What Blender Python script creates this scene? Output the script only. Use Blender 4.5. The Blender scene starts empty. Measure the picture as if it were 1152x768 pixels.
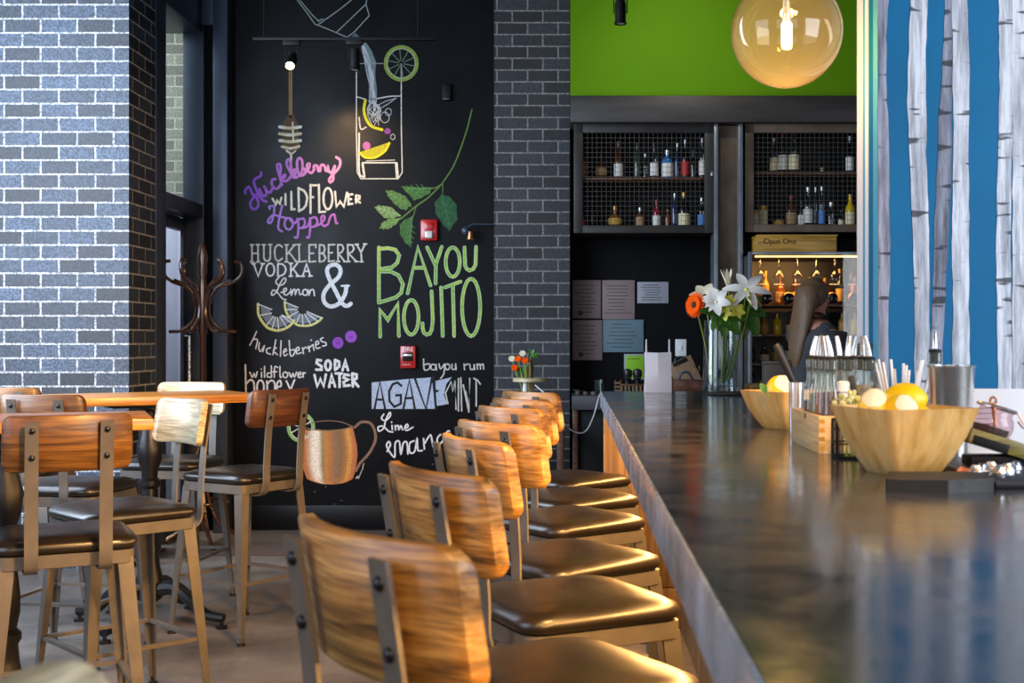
import bpy, bmesh, math, random
from mathutils import Vector, Matrix
random.seed(7)
SC = bpy.context.scene
COL = SC.collection
PI = math.pi
F = 1400.0            # focal length in pixels of the 1152 px wide frame
CX, CY, H = 645.0, 383.0, 1.27

# ------------------------------------------------------------------ camera, light, exposure
cam = bpy.data.cameras.new('camera'); camo = bpy.data.objects.new('camera', cam); COL.objects.link(camo)
cam.sensor_width = 36.0; cam.lens = 36.0 * F / 1152.0
cam.shift_x = -(CX - 576.0) / 1152.0
cam.shift_y = (CY - 384.0) / 1152.0
camo.location = (0, 0, H); camo.rotation_euler = (PI / 2, 0, 0)
cam.dof.use_dof = True; cam.dof.focus_distance = 5.2; cam.dof.aperture_fstop = 8.0
cam.clip_start = 0.05
SC.camera = camo
SC.view_settings.view_transform = 'Standard'
SC.view_settings.look = 'None'
SC.view_settings.exposure = 0.0
SC.view_settings.gamma = 1.0
SC.cycles.use_denoising = True
SC.cycles.max_bounces = 8
SC.cycles.transparent_max_bounces = 24
SC.cycles.sample_clamp_indirect = 4.0
SC.cycles.caustics_reflective = False
SC.cycles.caustics_refractive = False

world = bpy.data.worlds.new('world'); SC.world = world; world.use_nodes = True
bg = world.node_tree.nodes['Background']
bg.inputs[0].default_value = (0.62, 0.75, 1.0, 1); bg.inputs[1].default_value = 0.16

def area_light(name, loc, target, sx, sy, power, color):
    l = bpy.data.lights.new(name, 'AREA'); l.shape = 'RECTANGLE'; l.size = sx; l.size_y = sy
    l.energy = power; l.color = color
    o = bpy.data.objects.new(name, l); COL.objects.link(o); o.location = loc
    d = Vector(target) - Vector(loc); o.rotation_euler = d.to_track_quat('-Z', 'Y').to_euler()
    return o
COOL = (0.70, 0.83, 1.0); WARM = (1.0, 0.52, 0.16)
area_light('daylight_window_left', (-3.3, 5.1, 2.3), (-1.2, 7.6, 1.3), 2.2, 2.6, 215, COOL)
area_light('daylight_window_near_left', (-3.6, 1.0, 2.0), (0.0, 3.4, 1.0), 2.4, 2.6, 75, COOL)
area_light('daylight_window_behind', (-0.6, -3.2, 2.5), (0.2, 6.0, 1.3), 5.0, 2.2, 70, (0.82, 0.90, 1.0))
area_light('daylight_window_right', (3.1, 0.6, 1.9), (0.6, 2.6, 1.2), 2.0, 2.2, 125, (0.86, 0.93, 1.0))
area_light('exterior_daylight', (-4.4, 7.7, 3.6), (-2.9, 9.2, 1.6), 1.2, 1.2, 120, (0.9, 0.95, 1.0))
area_light('exterior_fill', (-3.7, 8.3, 2.9), (-2.95, 9.2, 2.7), 0.5, 1.6, 11, (0.88, 0.95, 0.95))  # unseen fill light added to brighten the brick outside the glass
def spot_lamp(loc, tgt, e, col, ang, blend=.6, size=.03):
    l = bpy.data.lights.new('spot_lamp', 'SPOT'); l.energy = e; l.color = col; l.spot_size = math.radians(ang); l.spot_blend = blend; l.shadow_soft_size = size
    o = bpy.data.objects.new('spot_lamp', l); COL.objects.link(o); o.location = loc
    o.rotation_euler = (Vector(tgt) - Vector(loc)).to_track_quat('-Z', 'Y').to_euler()
spot_lamp((0.75, 1.4, 2.9), (-1.35, 4.3, 0.45), 1100, WARM, 62, 0.8, .2)       # ceiling spots of the bar, warm
spot_lamp((0.12, -0.7, 2.9), (-0.15, 2.9, 0.6), 440, WARM, 33, 0.8, .25)
spot_lamp((0.35, 4.5, 3.3), (-2.45, 7.0, 1.6), 190, WARM, 45, 0.9, .1)

# ------------------------------------------------------------------ helpers
def P(px, py, D):
    return Vector(((px - CX) / F * D, D, H - (py - CY) / F * D))
def X(px, D): return (px - CX) / F * D
def Z(py, D): return H - (py - CY) / F * D

def lin(c):
    return tuple((v / 12.92 if v <= 0.04045 else ((v + 0.055) / 1.055) ** 2.4) for v in c)
def hexc(s):
    return lin(tuple(int(s[i:i + 2], 16) / 255 for i in (0, 2, 4)))

class NT:
    def __init__(self, name):
        self.m = bpy.data.materials.new(name); self.m.use_nodes = True
        self.t = self.m.node_tree; self.n = self.t.nodes; self.l = self.t.links
        self.b = self.n['Principled BSDF']; self.out = self.n['Material Output']
    def add(self, typ, **kw):
        o = self.n.new(typ)
        for k, v in kw.items():
            if k.startswith('i_'):
                key = k[2:]; key = int(key) if key.isdigit() else key.replace('_', ' ')
                o.inputs[key].default_value = v
            else: setattr(o, k, v)
        return o
    def link(self, a, b): self.l.new(a, b)
    def ramp(self, fac, stops):
        r = self.n.new('ShaderNodeValToRGB'); e = r.color_ramp.elements
        while len(e) < len(stops): e.new(0.5)
        for i, (p, c) in enumerate(stops):
            e[i].position = p; e[i].color = (c[0], c[1], c[2], 1)
        self.l.new(fac, r.inputs[0]); return r.outputs[0]
    def coords(self, scale=(1, 1, 1), rand=False):
        tc = self.n.new('ShaderNodeTexCoord'); mp = self.n.new('ShaderNodeMapping')
        mp.inputs['Scale'].default_value = scale
        if rand:
            oi = self.n.new('ShaderNodeObjectInfo'); v = self.n.new('ShaderNodeVectorMath'); v.operation = 'SCALE'
            v.inputs[0].default_value = (7.3, 5.1, 9.7); self.l.new(oi.outputs['Random'], v.inputs['Scale'])
            a = self.n.new('ShaderNodeVectorMath'); self.l.new(tc.outputs['Object'], a.inputs[0]); self.l.new(v.outputs[0], a.inputs[1])
            self.l.new(a.outputs[0], mp.inputs['Vector'])
        else: self.l.new(tc.outputs['Object'], mp.inputs['Vector'])
        return mp.outputs[0]
    def bump(self, fac, strength, dist=0.01):
        b = self.n.new('ShaderNodeBump'); b.inputs['Strength'].default_value = strength; b.inputs['Distance'].default_value = dist
        self.l.new(fac, b.inputs['Height']); self.l.new(b.outputs[0], self.b.inputs['Normal']); return b

def mat(name, col, rough=0.5, metal=0.0, spec=0.5, noise=None, bump=None, coat=0.0, emit=None, roughvar=None, stretch=(1, 1, 1)):
    t = NT(name); b = t.b
    b.inputs['Base Color'].default_value = (*col, 1); b.inputs['Roughness'].default_value = rough
    b.inputs['Metallic'].default_value = metal; b.inputs['Specular IOR Level'].default_value = spec
    b.inputs['Coat Weight'].default_value = coat
    if noise or bump or roughvar:
        v = t.coords(stretch, rand=True)
    if noise:
        nz = t.add('ShaderNodeTexNoise', i_Scale=noise[0], i_Detail=5.0); t.link(v, nz.inputs['Vector'])
        a = noise[1]
        c = t.ramp(nz.outputs[0], [(0.3, tuple(x * (1 - a) for x in col)), (0.7, tuple(min(1, x * (1 + a)) for x in col))])
        t.link(c, b.inputs['Base Color'])
    if roughvar:
        nz = t.add('ShaderNodeTexNoise', i_Scale=roughvar[0], i_Detail=4.0); t.link(v, nz.inputs['Vector'])
        c = t.ramp(nz.outputs[0], [(0.3, (rough * (1 - roughvar[1]),) * 3), (0.7, (min(1, rough * (1 + roughvar[1])),) * 3)])
        t.link(c, b.inputs['Roughness'])
    if bump:
        nz = t.add('ShaderNodeTexNoise', i_Scale=bump[0], i_Detail=4.0); t.link(v, nz.inputs['Vector'])
        t.bump(nz.outputs[0], bump[1])
    if emit:
        b.inputs['Emission Color'].default_value = (*emit[0], 1); b.inputs['Emission Strength'].default_value = emit[1]
    return t.m

def wood(name, c_dark, c_mid, c_light, axis=1, rough=0.42, grain=26.0, coat=0.2, spec=0.5, fine=0.65):
    t = NT(name)
    s = [grain, grain, grain]; s[axis] = grain * 0.09
    if axis == 1: s[0] = grain * 0.3
    v = t.coords(tuple(s), rand=True)
    n1 = t.add('ShaderNodeTexNoise', i_Scale=1.0, i_Detail=6.0, i_Roughness=0.62, i_Distortion=1.2); t.link(v, n1.inputs['Vector'])
    s2 = [grain * 6] * 3; s2[axis] = grain * 0.25
    if axis == 1: s2[0] = grain
    v2 = t.coords(tuple(s2), rand=True)
    n2 = t.add('ShaderNodeTexNoise', i_Scale=1.0, i_Detail=3.0); t.link(v2, n2.inputs['Vector'])
    c1 = t.ramp(n1.outputs[0], [(0.30, c_dark), (0.47, c_mid), (0.68, c_light)])
    c2 = t.ramp(n2.outputs[0], [(0.36, (0.35,) * 3), (0.54, (1.0,) * 3)])
    mx = t.add('ShaderNodeMix', data_type='RGBA', blend_type='MULTIPLY'); mx.inputs[0].default_value = fine
    t.link(c1, mx.inputs[6]); t.link(c2, mx.inputs[7]); t.link(mx.outputs[2], t.b.inputs['Base Color'])
    t.b.inputs['Roughness'].default_value = rough; t.b.inputs['Coat Weight'].default_value = coat
    t.b.inputs['Coat Roughness'].default_value = 0.25; t.b.inputs['Specular IOR Level'].default_value = spec
    t.bump(n2.outputs[0], 0.25, 0.003)
    return t.m

def brick(name, b1, b2, mortar, z0, u0, bw=0.2032, rh=0.0787, ms=0.0055, speck=0.5, off=0.5):
    t = NT(name)
    tc = t.n.new('ShaderNodeTexCoord'); geo = t.n.new('ShaderNodeNewGeometry')
    sp = t.add('ShaderNodeSeparateXYZ'); t.link(tc.outputs['Object'], sp.inputs[0])
    sn = t.add('ShaderNodeSeparateXYZ'); t.link(geo.outputs['True Normal'], sn.inputs[0])
    def m(op, a, b_=None):
        q = t.add('ShaderNodeMath', operation=op)
        for i, w in enumerate((a, b_)):
            if w is None: continue
            if isinstance(w, (int, float)): q.inputs[i].default_value = w
            else: t.link(w, q.inputs[i])
        return q.outputs[0]
    ax = m('ABSOLUTE', sn.outputs[0]); ay = m('ABSOLUTE', sn.outputs[1])
    u = m('ADD', m('MULTIPLY', sp.outputs[0], ay), m('MULTIPLY', sp.outputs[1], ax))
    cb = t.add('ShaderNodeCombineXYZ'); t.link(m('ADD', u, u0), cb.inputs[0]); t.link(m('ADD', sp.outputs[2], z0), cb.inputs[1])
    br = t.add('ShaderNodeTexBrick', offset=off, squash=1.0, i_Scale=1.0)
    br.inputs['Brick Width'].default_value = bw; br.inputs['Row Height'].default_value = rh
    br.inputs['Mortar Size'].default_value = ms; br.inputs['Mortar Smooth'].default_value = 0.15
    br.inputs['Color1'].default_value = (*b1, 1); br.inputs['Color2'].default_value = (*b2, 1); br.inputs['Mortar'].default_value = (*mortar, 1)
    t.link(cb.outputs[0], br.inputs['Vector'])
    nz = t.add('ShaderNodeTexNoise', i_Scale=95.0, i_Detail=5.0, i_Roughness=0.7); t.link(tc.outputs['Object'], nz.inputs['Vector'])
    sk = t.ramp(nz.outputs[0], [(0.42, (1 - speck,) * 3), (0.6, (1 + 0.5 * speck,) * 3)])
    mx = t.add('ShaderNodeMix', data_type='RGBA', blend_type='MULTIPLY'); mx.inputs[0].default_value = 1.0
    t.link(br.outputs['Color'], mx.inputs[6]); t.link(sk, mx.inputs[7]); t.link(mx.outputs[2], t.b.inputs['Base Color'])
    inv = m('SUBTRACT', 1.0, br.outputs['Fac'])
    hgt = m('ADD', inv, m('MULTIPLY', nz.outputs[0], 0.15))
    t.bump(hgt, 0.6, 0.006); t.b.inputs['Roughness'].default_value = 0.55
    return t.m

def thin_glass(name, tint=(0.95, 0.98, 0.97), boost=1.0, rough=0.02, body=None, fac_body=0.0):
    t = NT(name); t.n.remove(t.b)
    tr = t.add('ShaderNodeBsdfTransparent'); tr.inputs[0].default_value = (*tint, 1)
    gl = t.add('ShaderNodeBsdfGlossy'); gl.inputs['Roughness'].default_value = rough
    fr = t.add('ShaderNodeLayerWeight'); fr.inputs['Blend'].default_value = 0.5
    pw_ = t.add('ShaderNodeMath', operation='POWER'); t.link(fr.outputs['Facing'], pw_.inputs[0]); pw_.inputs[1].default_value = 3.5
    ma_ = t.add('ShaderNodeMath', operation='MULTIPLY_ADD', use_clamp=True); t.link(pw_.outputs[0], ma_.inputs[0]); ma_.inputs[1].default_value = 0.6 * boost; ma_.inputs[2].default_value = 0.04 * boost
    base = tr.outputs[0]
    if body:
        df = t.add('ShaderNodeBsdfDiffuse'); df.inputs[0].default_value = (*body, 1)
        tl = t.add('ShaderNodeBsdfTranslucent'); tl.inputs[0].default_value = (*body, 1)
        a = t.add('ShaderNodeMixShader'); a.inputs[0].default_value = 0.5; t.link(df.outputs[0], a.inputs[1]); t.link(tl.outputs[0], a.inputs[2])
        b2 = t.add('ShaderNodeMixShader'); b2.inputs[0].default_value = fac_body; t.link(base, b2.inputs[1]); t.link(a.outputs[0], b2.inputs[2]); base = b2.outputs[0]
    mx = t.add('ShaderNodeMixShader'); t.link(ma_.outputs[0], mx.inputs[0]); t.link(base, mx.inputs[1]); t.link(gl.outputs[0], mx.inputs[2])
    t.link(mx.outputs[0], t.out.inputs['Surface'])
    return t.m

# ---------------- mesh builder
def rrect(hx, hy, r, n=6):
    pts = []
    for cx, cy, a0 in ((hx - r, hy - r, 0), (-hx + r, hy - r, PI / 2), (-hx + r, -hy + r, PI), (hx - r, -hy + r, 1.5 * PI)):
        for i in range(n + 1):
            a = a0 + PI / 2 * i / n; pts.append((cx + r * math.cos(a), cy + r * math.sin(a)))
    return pts

def catmull(pts, n=6):
    pts = [Vector(p) for p in pts]
    if len(pts) < 3: return pts
    out = []
    for i in range(len(pts) - 1):
        p0 = pts[i - 1] if i > 0 else pts[i] * 2 - pts[i + 1]
        p1, p2 = pts[i], pts[i + 1]
        p3 = pts[i + 2] if i + 2 < len(pts) else pts[i + 1] * 2 - pts[i]
        for k in range(n):
            t = k / n
            out.append(0.5 * ((2 * p1) + (p2 - p0) * t + (2 * p0 - 5 * p1 + 4 * p2 - p3) * t * t + (3 * p1 - p0 - 3 * p2 + p3) * t ** 3))
    out.append(pts[-1]); return out

class MB:
    def __init__(s): s.v = []; s.f = []; s.c = None
    def face(s, pts):
        b = len(s.v); s.v += [Vector(p) for p in pts]; s.f.append(tuple(range(b, b + len(pts)))); return s
    def box(s, lo, hi, bevel=0.0, M=None, seg=2):
        lo, hi = Vector(lo), Vector(hi)
        bm = bmesh.new(); bmesh.ops.create_cube(bm, size=1.0)
        c = (lo + hi) / 2; d = hi - lo
        for v in bm.verts: v.co = Vector((v.co.x * d.x, v.co.y * d.y, v.co.z * d.z)) + c
        if bevel > 0: bmesh.ops.bevel(bm, geom=bm.edges[:], offset=bevel, segments=seg, affect='EDGES', profile=0.5)
        return s.addbm(bm, M)
    def addbm(s, bm, M=None):
        b = len(s.v); bm.verts.index_update()
        for v in bm.verts: s.v.append((M @ v.co) if M else v.co.copy())
        for f in bm.faces: s.f.append(tuple(b + v.index for v in f.verts))
        bm.free(); return s
    def ball(s, c, r, u=16, w=10, sc=(1, 1, 1), M=None):
        bm = bmesh.new(); bmesh.ops.create_uvsphere(bm, u_segments=u, v_segments=w, radius=r)
        for v in bm.verts: v.co = Vector((v.co.x * sc[0], v.co.y * sc[1], v.co.z * sc[2])) + Vector(c)
        return s.addbm(bm, M)
    def loft(s, rings, cap0=True, cap1=True, close=True):
        b = len(s.v); n = len(rings[0])
        for r in rings: s.v += [Vector(p) for p in r]
        for i in range(len(rings) - 1):
            for j in range(n if close else n - 1):
                k = (j + 1) % n
                s.f.append((b + i * n + j, b + i * n + k, b + (i + 1) * n + k, b + (i + 1) * n + j))
        if cap0: s.f.append(tuple(b + j for j in reversed(range(n))))
        if cap1: s.f.append(tuple(b + (len(rings) - 1) * n + j for j in range(n)))
        return s
    def lathe(s, prof, n=20, c=(0, 0, 0), cap0=True, cap1=True, M=None):
        c = Vector(c); rings = []
        for r, z in prof:
            rg = [Vector((max(r, 1e-5) * math.cos(2 * PI * k / n), max(r, 1e-5) * math.sin(2 * PI * k / n), z)) for k in range(n)]
            rings.append([((M @ p) if M else p) + c for p in rg])
        return s.loft(rings, cap0, cap1)
    def tube(s, pts, r, n=8, closed=False):
        pts = [Vector(p) for p in pts]; rings = []
        m = len(pts); up = None
        for i, p in enumerate(pts):
            a = pts[i - 1] if i > 0 else (pts[-1] if closed else p)
            c = pts[i + 1] if i < m - 1 else (pts[0] if closed else p)
            t = (c - a).normalized() if (c - a).length > 1e-9 else Vector((0, 0, 1))
            if up is None:
                up = Vector((0, 0, 1)) if abs(t.z) < 0.9 else Vector((1, 0, 0))
            sd = t.cross(up).normalized(); up = sd.cross(t).normalized()
            rr = r[i] if isinstance(r, (list, tuple)) else r
            rings.append([p + sd * rr * math.cos(2 * PI * k / n) + up * rr * math.sin(2 * PI * k / n) for k in range(n)])
        if closed: rings.append(rings[0]); return s.loft(rings, False, False)
        return s.loft(rings)
    def sweep(s, pts, w, th, side):          # flat bar: width along fixed axis 'side', thickness in the bend plane
        pts = [Vector(p) for p in pts]; side = Vector(side).normalized(); rings = []
        for i, p in enumerate(pts):
            a = pts[max(i - 1, 0)]; c = pts[min(i + 1, len(pts) - 1)]
            t = (c - a).normalized(); nrm = t.cross(side).normalized()
            rings.append([p + side * w / 2 + nrm * th / 2, p - side * w / 2 + nrm * th / 2, p - side * w / 2 - nrm * th / 2, p + side * w / 2 - nrm * th / 2])
        return s.loft(rings)
    def prism(s, pts, z0, z1):               # polygon in xy extruded in z
        return s.loft([[(x, y, z0) for x, y in pts], [(x, y, z1) for x, y in pts]])
    def build(s, name, m, parent=None, smooth=35, loc=None, cols=None, recalc=True):
        me = bpy.data.meshes.new(name); me.from_pydata([tuple(v) for v in s.v], [], s.f)
        if recalc:
            bm = bmesh.new(); bm.from_mesh(me); bmesh.ops.recalc_face_normals(bm, faces=bm.faces[:]); bm.to_mesh(me); bm.free()
        if m: me.materials.append(m)
        if smooth is not None:
            me.shade_smooth(); me.set_sharp_from_angle(angle=math.radians(smooth))
        if cols:
            ca = me.color_attributes.new('Col', 'FLOAT_COLOR', 'POINT')
            for i, c in enumerate(cols): ca.data[i].color = (*c, 1)
        me.update()
        o = bpy.data.objects.new(name, me); COL.objects.link(o)
        if parent: o.parent = parent
        if loc is not None: o.location = loc
        return o

def tag(o, label, cat, group=None):
    o['label'] = label; o['category'] = cat
    if group: o['group'] = group
    return o
def thing(name, label, cat, loc=(0, 0, 0), rz=0.0, group=None):
    o = bpy.data.objects.new(name, None); COL.objects.link(o); o.empty_display_size = 0.05
    o.location = loc; o.rotation_euler = (0, 0, rz)
    return tag(o, label, cat, group)
def struct(o): o['kind'] = 'structure'; return o
def copy_tree(o, parent=None):
    c = o.copy(); COL.objects.link(c)
    if parent: c.parent = parent
    for ch in list(o.children): copy_tree(ch, c)
    return c
def text_part(name, s, size, m, parent, loc, rot=(PI / 2, 0, 0), depth=0.0004, sx=1.0):
    cu = bpy.data.curves.new(name, 'FONT'); cu.body = s; cu.size = size; cu.align_x = 'CENTER'; cu.align_y = 'CENTER'; cu.extrude = depth
    tmp = bpy.data.objects.new(name + '_src', cu); COL.objects.link(tmp)
    dg = bpy.context.evaluated_depsgraph_get(); dg.update()
    me = bpy.data.meshes.new_from_object(tmp.evaluated_get(dg)); bpy.data.objects.remove(tmp)
    me.materials.clear(); me.materials.append(m)
    o = bpy.data.objects.new(name, me); COL.objects.link(o); o.parent = parent; o.location = loc; o.rotation_euler = rot; o.scale = (sx, 1, 1)
    return o

# ------------------------------------------------------------------ materials
M = {}
M['brick_lit'] = brick('brick_charcoal_daylit', hexc('3f4d62'), hexc('1d2128'), hexc('a9acb0'), 0.0079, 0.02, speck=0.75)  # same bricks as the column, cool daylight put into lighter, bluer colours
M['brick_mid'] = brick('brick_charcoal', hexc('33363e'), hexc('1d1c20'), hexc('7c7a78'), 0.0, 0.0)
M['brick_out'] = brick('brick_exterior', hexc('8a8d80'), hexc('5f6058'), hexc('a9aaa0'), 0.0, 0.0)
M['board'] = mat('chalkboard', hexc('0c0d11'), 0.36, spec=0.12, noise=(2.5, 0.25), roughvar=(3.0, 0.2))
M['board_trim'] = mat('chalkboard_trim', hexc('0c0d12'), 0.4, spec=.25, noise=(6, 0.2))
M['black'] = mat('matte_black', hexc('08080a'), 0.6, spec=.25)
M['blackwall'] = mat('black_wall_paint', hexc('0b0b0d'), 0.75, spec=.15, noise=(3, 0.2))
M['steel_dark'] = mat('dark_steel_frame', hexc('3a4558'), 0.4, metal=0.3, noise=(4, 0.2))
M['green'] = mat('green_paint', hexc('588400'), 0.7, spec=0.15, noise=(1.5, 0.06))
M['beam'] = mat('stained_beam', hexc('2c2725'), 0.5, noise=(6, 0.45), stretch=(0.4, 1, 3), bump=(30, 0.1))
M['post'] = mat('rusty_steel_web', hexc('5d4d40'), 0.5, metal=0.2, noise=(9, 0.3))
M['flange'] = mat('mill_steel', hexc('8b929b'), 0.35, metal=0.7, noise=(12, 0.15))
M['ceiling'] = mat('dark_ceiling', hexc('141414'), 0.8)
M['rug'] = mat('brown_mat', hexc('4d4038'), 0.95, noise=(160, 0.4), bump=(400, 0.5))
M['steel'] = mat('brushed_grey_steel', hexc('6c6761'), 0.38, metal=0.35, noise=(20, 0.12), bump=(150, 0.03))
M['steel_bright'] = mat('polished_steel', hexc('dcdcdc'), 0.24, metal=0.85, roughvar=(15, 0.4))
M['cab_steel'] = mat('grey_cabinet_steel', hexc('2d2b2a'), 0.45, metal=0.2, noise=(5, .25))
M['wire'] = mat('dark_wire', hexc('55524e'), 0.5, metal=0.4)
M['bolt'] = mat('dark_bolt', hexc('2c2d31'), 0.25, metal=0.8)
M['vinyl'] = mat('black_vinyl', hexc('1c1611'), 0.33, spec=0.75, noise=(12, 0.15), bump=(160, 0.03), roughvar=(9, 0.15))
M['wood_gold'] = wood('golden_wood', hexc('4c3213'), hexc('94692f'), hexc('c49a58'), grain=34)
M['wood_dark'] = wood('red_brown_wood', hexc('2a1409'), hexc('55301a'), hexc('74452a'))
M['wood_pale'] = wood('pale_wood', hexc('8a7450'), hexc('c7b48c'), hexc('e4d7b6'))
M['wood_mid'] = wood('brown_wood', hexc('38210b'), hexc('6e4618'), hexc('8c602a'))
M['table_wood'] = wood('tabletop_wood', hexc('9a5413'), hexc('d08430'), hexc('e5a04a'), axis=0, grain=16, rough=0.35, coat=0.4)
M['iron'] = mat('black_cast_iron', hexc('121216'), 0.35, spec=0.5, bump=(40, 0.08))
M['panel_wood'] = wood('bar_front_wood', hexc('50381f'), hexc('80603a'), hexc('9a784c'), axis=2, grain=9, rough=0.6)
M['bowl_wood'] = wood('carved_bowl_wood', hexc('b5803f'), hexc('d8a95f'), hexc('ecc98c'), axis=2, grain=9, rough=0.38, fine=0.2)
M['crate_wood'] = wood('pine_crate_wood', hexc('c08f52'), hexc('dfb67c'), hexc('efd09e'), axis=1, grain=20, rough=0.5, fine=0.3)
M['box_wood'] = wood('wine_box_wood', hexc('8a5e1a'), hexc('b88a33'), hexc('c99d45'), axis=0, grain=14, rough=0.5)
M['bent'] = wood('bentwood_brown', hexc('1e0f09'), hexc('3a2013'), hexc('52301c'), axis=2, grain=10, rough=0.25, coat=0.7)
M['white_plastic'] = mat('white_plastic', hexc('e8e8e6'), 0.4)
M['paper_white'] = mat('white_paper', hexc('eceaf0'), 0.75, noise=(10, 0.04))
M['paper_pink'] = mat('pinkish_paper', hexc('8d7a78'), 0.5, noise=(5, 0.1))
M['paper_blue'] = mat('blue_paper', hexc('627c88'), 0.5, noise=(5, 0.1))
M['paper_grey'] = mat('grey_paper', hexc('9a9ba4'), 0.6, noise=(5, 0.06))
M['paper_green'] = mat('green_paper', hexc('82b81a'), 0.6)
M['ink'] = mat('dark_ink', hexc('3a3638'), 0.7)
M['ink_red'] = mat('red_ink', hexc('a3304a'), 0.7)
M['red'] = mat('red_enamel', hexc('b3161b'), 0.3, coat=0.4)
M['lens'] = mat('clear_strobe_lens', hexc('d6d2cc'), 0.12, spec=0.8)
M['glass'] = thin_glass('clear_glass')
M['pane'] = thin_glass('window_glass', (0.92, 0.95, 0.93), 0.25)
M['glass_green'] = thin_glass('pale_green_glass', (0.95, 0.99, 0.975), 1.5, 0.02, (0.78, 0.97, 0.92), 0.12)
M['glass_pink'] = thin_glass('pink_glass', (0.93, 0.80, 0.83), 1.0, .02, (.7, .5, .55), .12)
M['water'] = thin_glass('water', (0.9, 0.95, 0.95), 0.5)
M['globe'] = thin_glass('amber_globe_glass', (0.96, 0.86, 0.70), 1.35, 0.015, (0.80, 0.62, 0.45), 0.065)
M['bulb'] = mat('glowing_bulb', (1, 0.75, 0.4), 0.4, emit=((1.0, 0.62, 0.22), 30.0))
M['spotface'] = mat('spot_lamp_face', (1, 0.8, 0.5), 0.4, emit=((1.0, 0.75, 0.4), 40.0))
M['led'] = mat('warm_led_strip', (1, 0.7, 0.35), 0.4, emit=((1.0, 0.58, 0.2), 3.5))
M['brass'] = mat('copper_metal', hexc('b4764f'), 0.3, metal=0.9)
M['leaf'] = mat('green_leaf', hexc('3c6b1f'), 0.4, noise=(30, 0.3))
M['stem'] = mat('green_stem', hexc('86a03c'), 0.45)
M['petal_white'] = mat('white_petal', hexc('f2efe6'), 0.5)
M['petal_orange'] = mat('orange_petal', hexc('ff5a00'), 0.7, spec=.08)
M['petal_yellow'] = mat('yellow_petal', hexc('f2ee66'), 0.5)
M['petal_cream'] = mat('cream_petal', hexc('efe3c4'), 0.55)
M['flower_eye'] = mat('flower_eye', hexc('5a3512'), 0.8, bump=(300, 0.6))
M['lemon'] = mat('lemon_peel', hexc('f6cf14'), 0.36, noise=(5, 0.12), bump=(90, 0.12))
M['pith'] = mat('lemon_pith', hexc('f7efcf'), 0.6, noise=(18, 0.06))
M['orange_fruit'] = mat('orange_peel', hexc('f8bf10'), 0.36, bump=(90, 0.12))
M['slate'] = mat('black_slate', hexc('0b0c0f'), 0.5, bump=(30, 0.2))
M['rubber'] = mat('black_rubber', hexc('101114'), 0.45)
M['cable_white'] = mat('white_cable', hexc('d9d9d9'), 0.5)
M['cardboard'] = mat('brown_board', hexc('7a5f45'), 0.7, noise=(30, 0.1))
M['herb'] = mat('pale_dried_herb', hexc('c2c48a'), 0.8, noise=(40, 0.25))
M['cork'] = mat('cork', hexc('c9a878'), 0.8, noise=(60, 0.2))
M['straw'] = mat('translucent_white_straw', hexc('f0f2f5'), 0.35)
M['foil'] = mat('crumpled_foil', hexc('c9cbd0'), 0.22, metal=0.9, bump=(60, 0.6))
M['skin'] = mat('skin', hexc('b98468'), 0.5)
M['hair'] = mat('light_brown_hair', hexc('6a5038'), 0.55, noise=(60, 0.5), stretch=(4, 4, 0.3))
M['shirt'] = mat('dark_grey_shirt', hexc('3c3c40'), 0.85, noise=(40, 0.1))
M['trousers'] = mat('black_trousers', hexc('17181c'), 0.85)
M['cup_taupe'] = mat('taupe_box', hexc('6d625b'), 0.55, noise=(8, 0.1))
M['magenta'] = mat('magenta_label', hexc('d01f62'), 0.4)
M['moss_block'] = wood('olive_wood_block', hexc('4a4212'), hexc('7d7030'), hexc('a39650'), axis=0, grain=30)
M['orange_bit'] = mat('orange_peel_bits', hexc('d8743a'), 0.5)

def concrete():
    t = NT('worn_concrete_floor'); v = t.coords((1, 1, 1))
    n1 = t.add('ShaderNodeTexNoise', i_Scale=1.6, i_Detail=8.0, i_Roughness=0.65); t.link(v, n1.inputs['Vector'])
    n2 = t.add('ShaderNodeTexNoise', i_Scale=40.0, i_Detail=5.0); t.link(v, n2.inputs['Vector'])
    c = t.ramp(n1.outputs[0], [(0.3, hexc('4a443f')), (0.5, hexc('6e665f')), (0.7, hexc('8c8278'))])
    c2 = t.ramp(n2.outputs[0], [(0.35, (0.8,) * 3), (0.6, (1,) * 3)])
    mx = t.add('ShaderNodeMix', data_type='RGBA', blend_type='MULTIPLY'); mx.inputs[0].default_value = 1.0
    t.link(c, mx.inputs[6]); t.link(c2, mx.inputs[7]); t.link(mx.outputs[2], t.b.inputs['Base Color'])
    r = t.ramp(n1.outputs[0], [(0.3, (0.3,) * 3), (0.7, (0.5,) * 3)]); t.link(r, t.b.inputs['Roughness'])
    t.bump(n2.outputs[0], 0.08, 0.004); return t.m
M['concrete'] = concrete()

def bartop():
    t = NT('dark_polished_concrete_bar'); v = t.coords((1, 1, 1))
    n1 = t.add('ShaderNodeTexNoise', i_Scale=5.0, i_Detail=8.0, i_Roughness=0.7, i_Distortion=0.8); t.link(v, n1.inputs['Vector'])
    c = t.ramp(n1.outputs[0], [(0.32, hexc('242529')), (0.5, hexc('3c3d44')), (0.68, hexc('56504f'))])
    t.link(c, t.b.inputs['Base Color'])
    r = t.ramp(n1.outputs[0], [(0.35, (0.10,) * 3), (0.65, (0.20,) * 3)]); t.link(r, t.b.inputs['Roughness'])
    v2 = t.coords((1.5, 9, 1)); n2 = t.add('ShaderNodeTexNoise', i_Scale=2.0, i_Detail=3.0); t.link(v2, n2.inputs['Vector'])
    t.bump(n2.outputs[0], 0.05, 0.004)
    t.b.inputs['Specular IOR Level'].default_value = 0.7
    return t.m
M['bartop'] = bartop()
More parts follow.
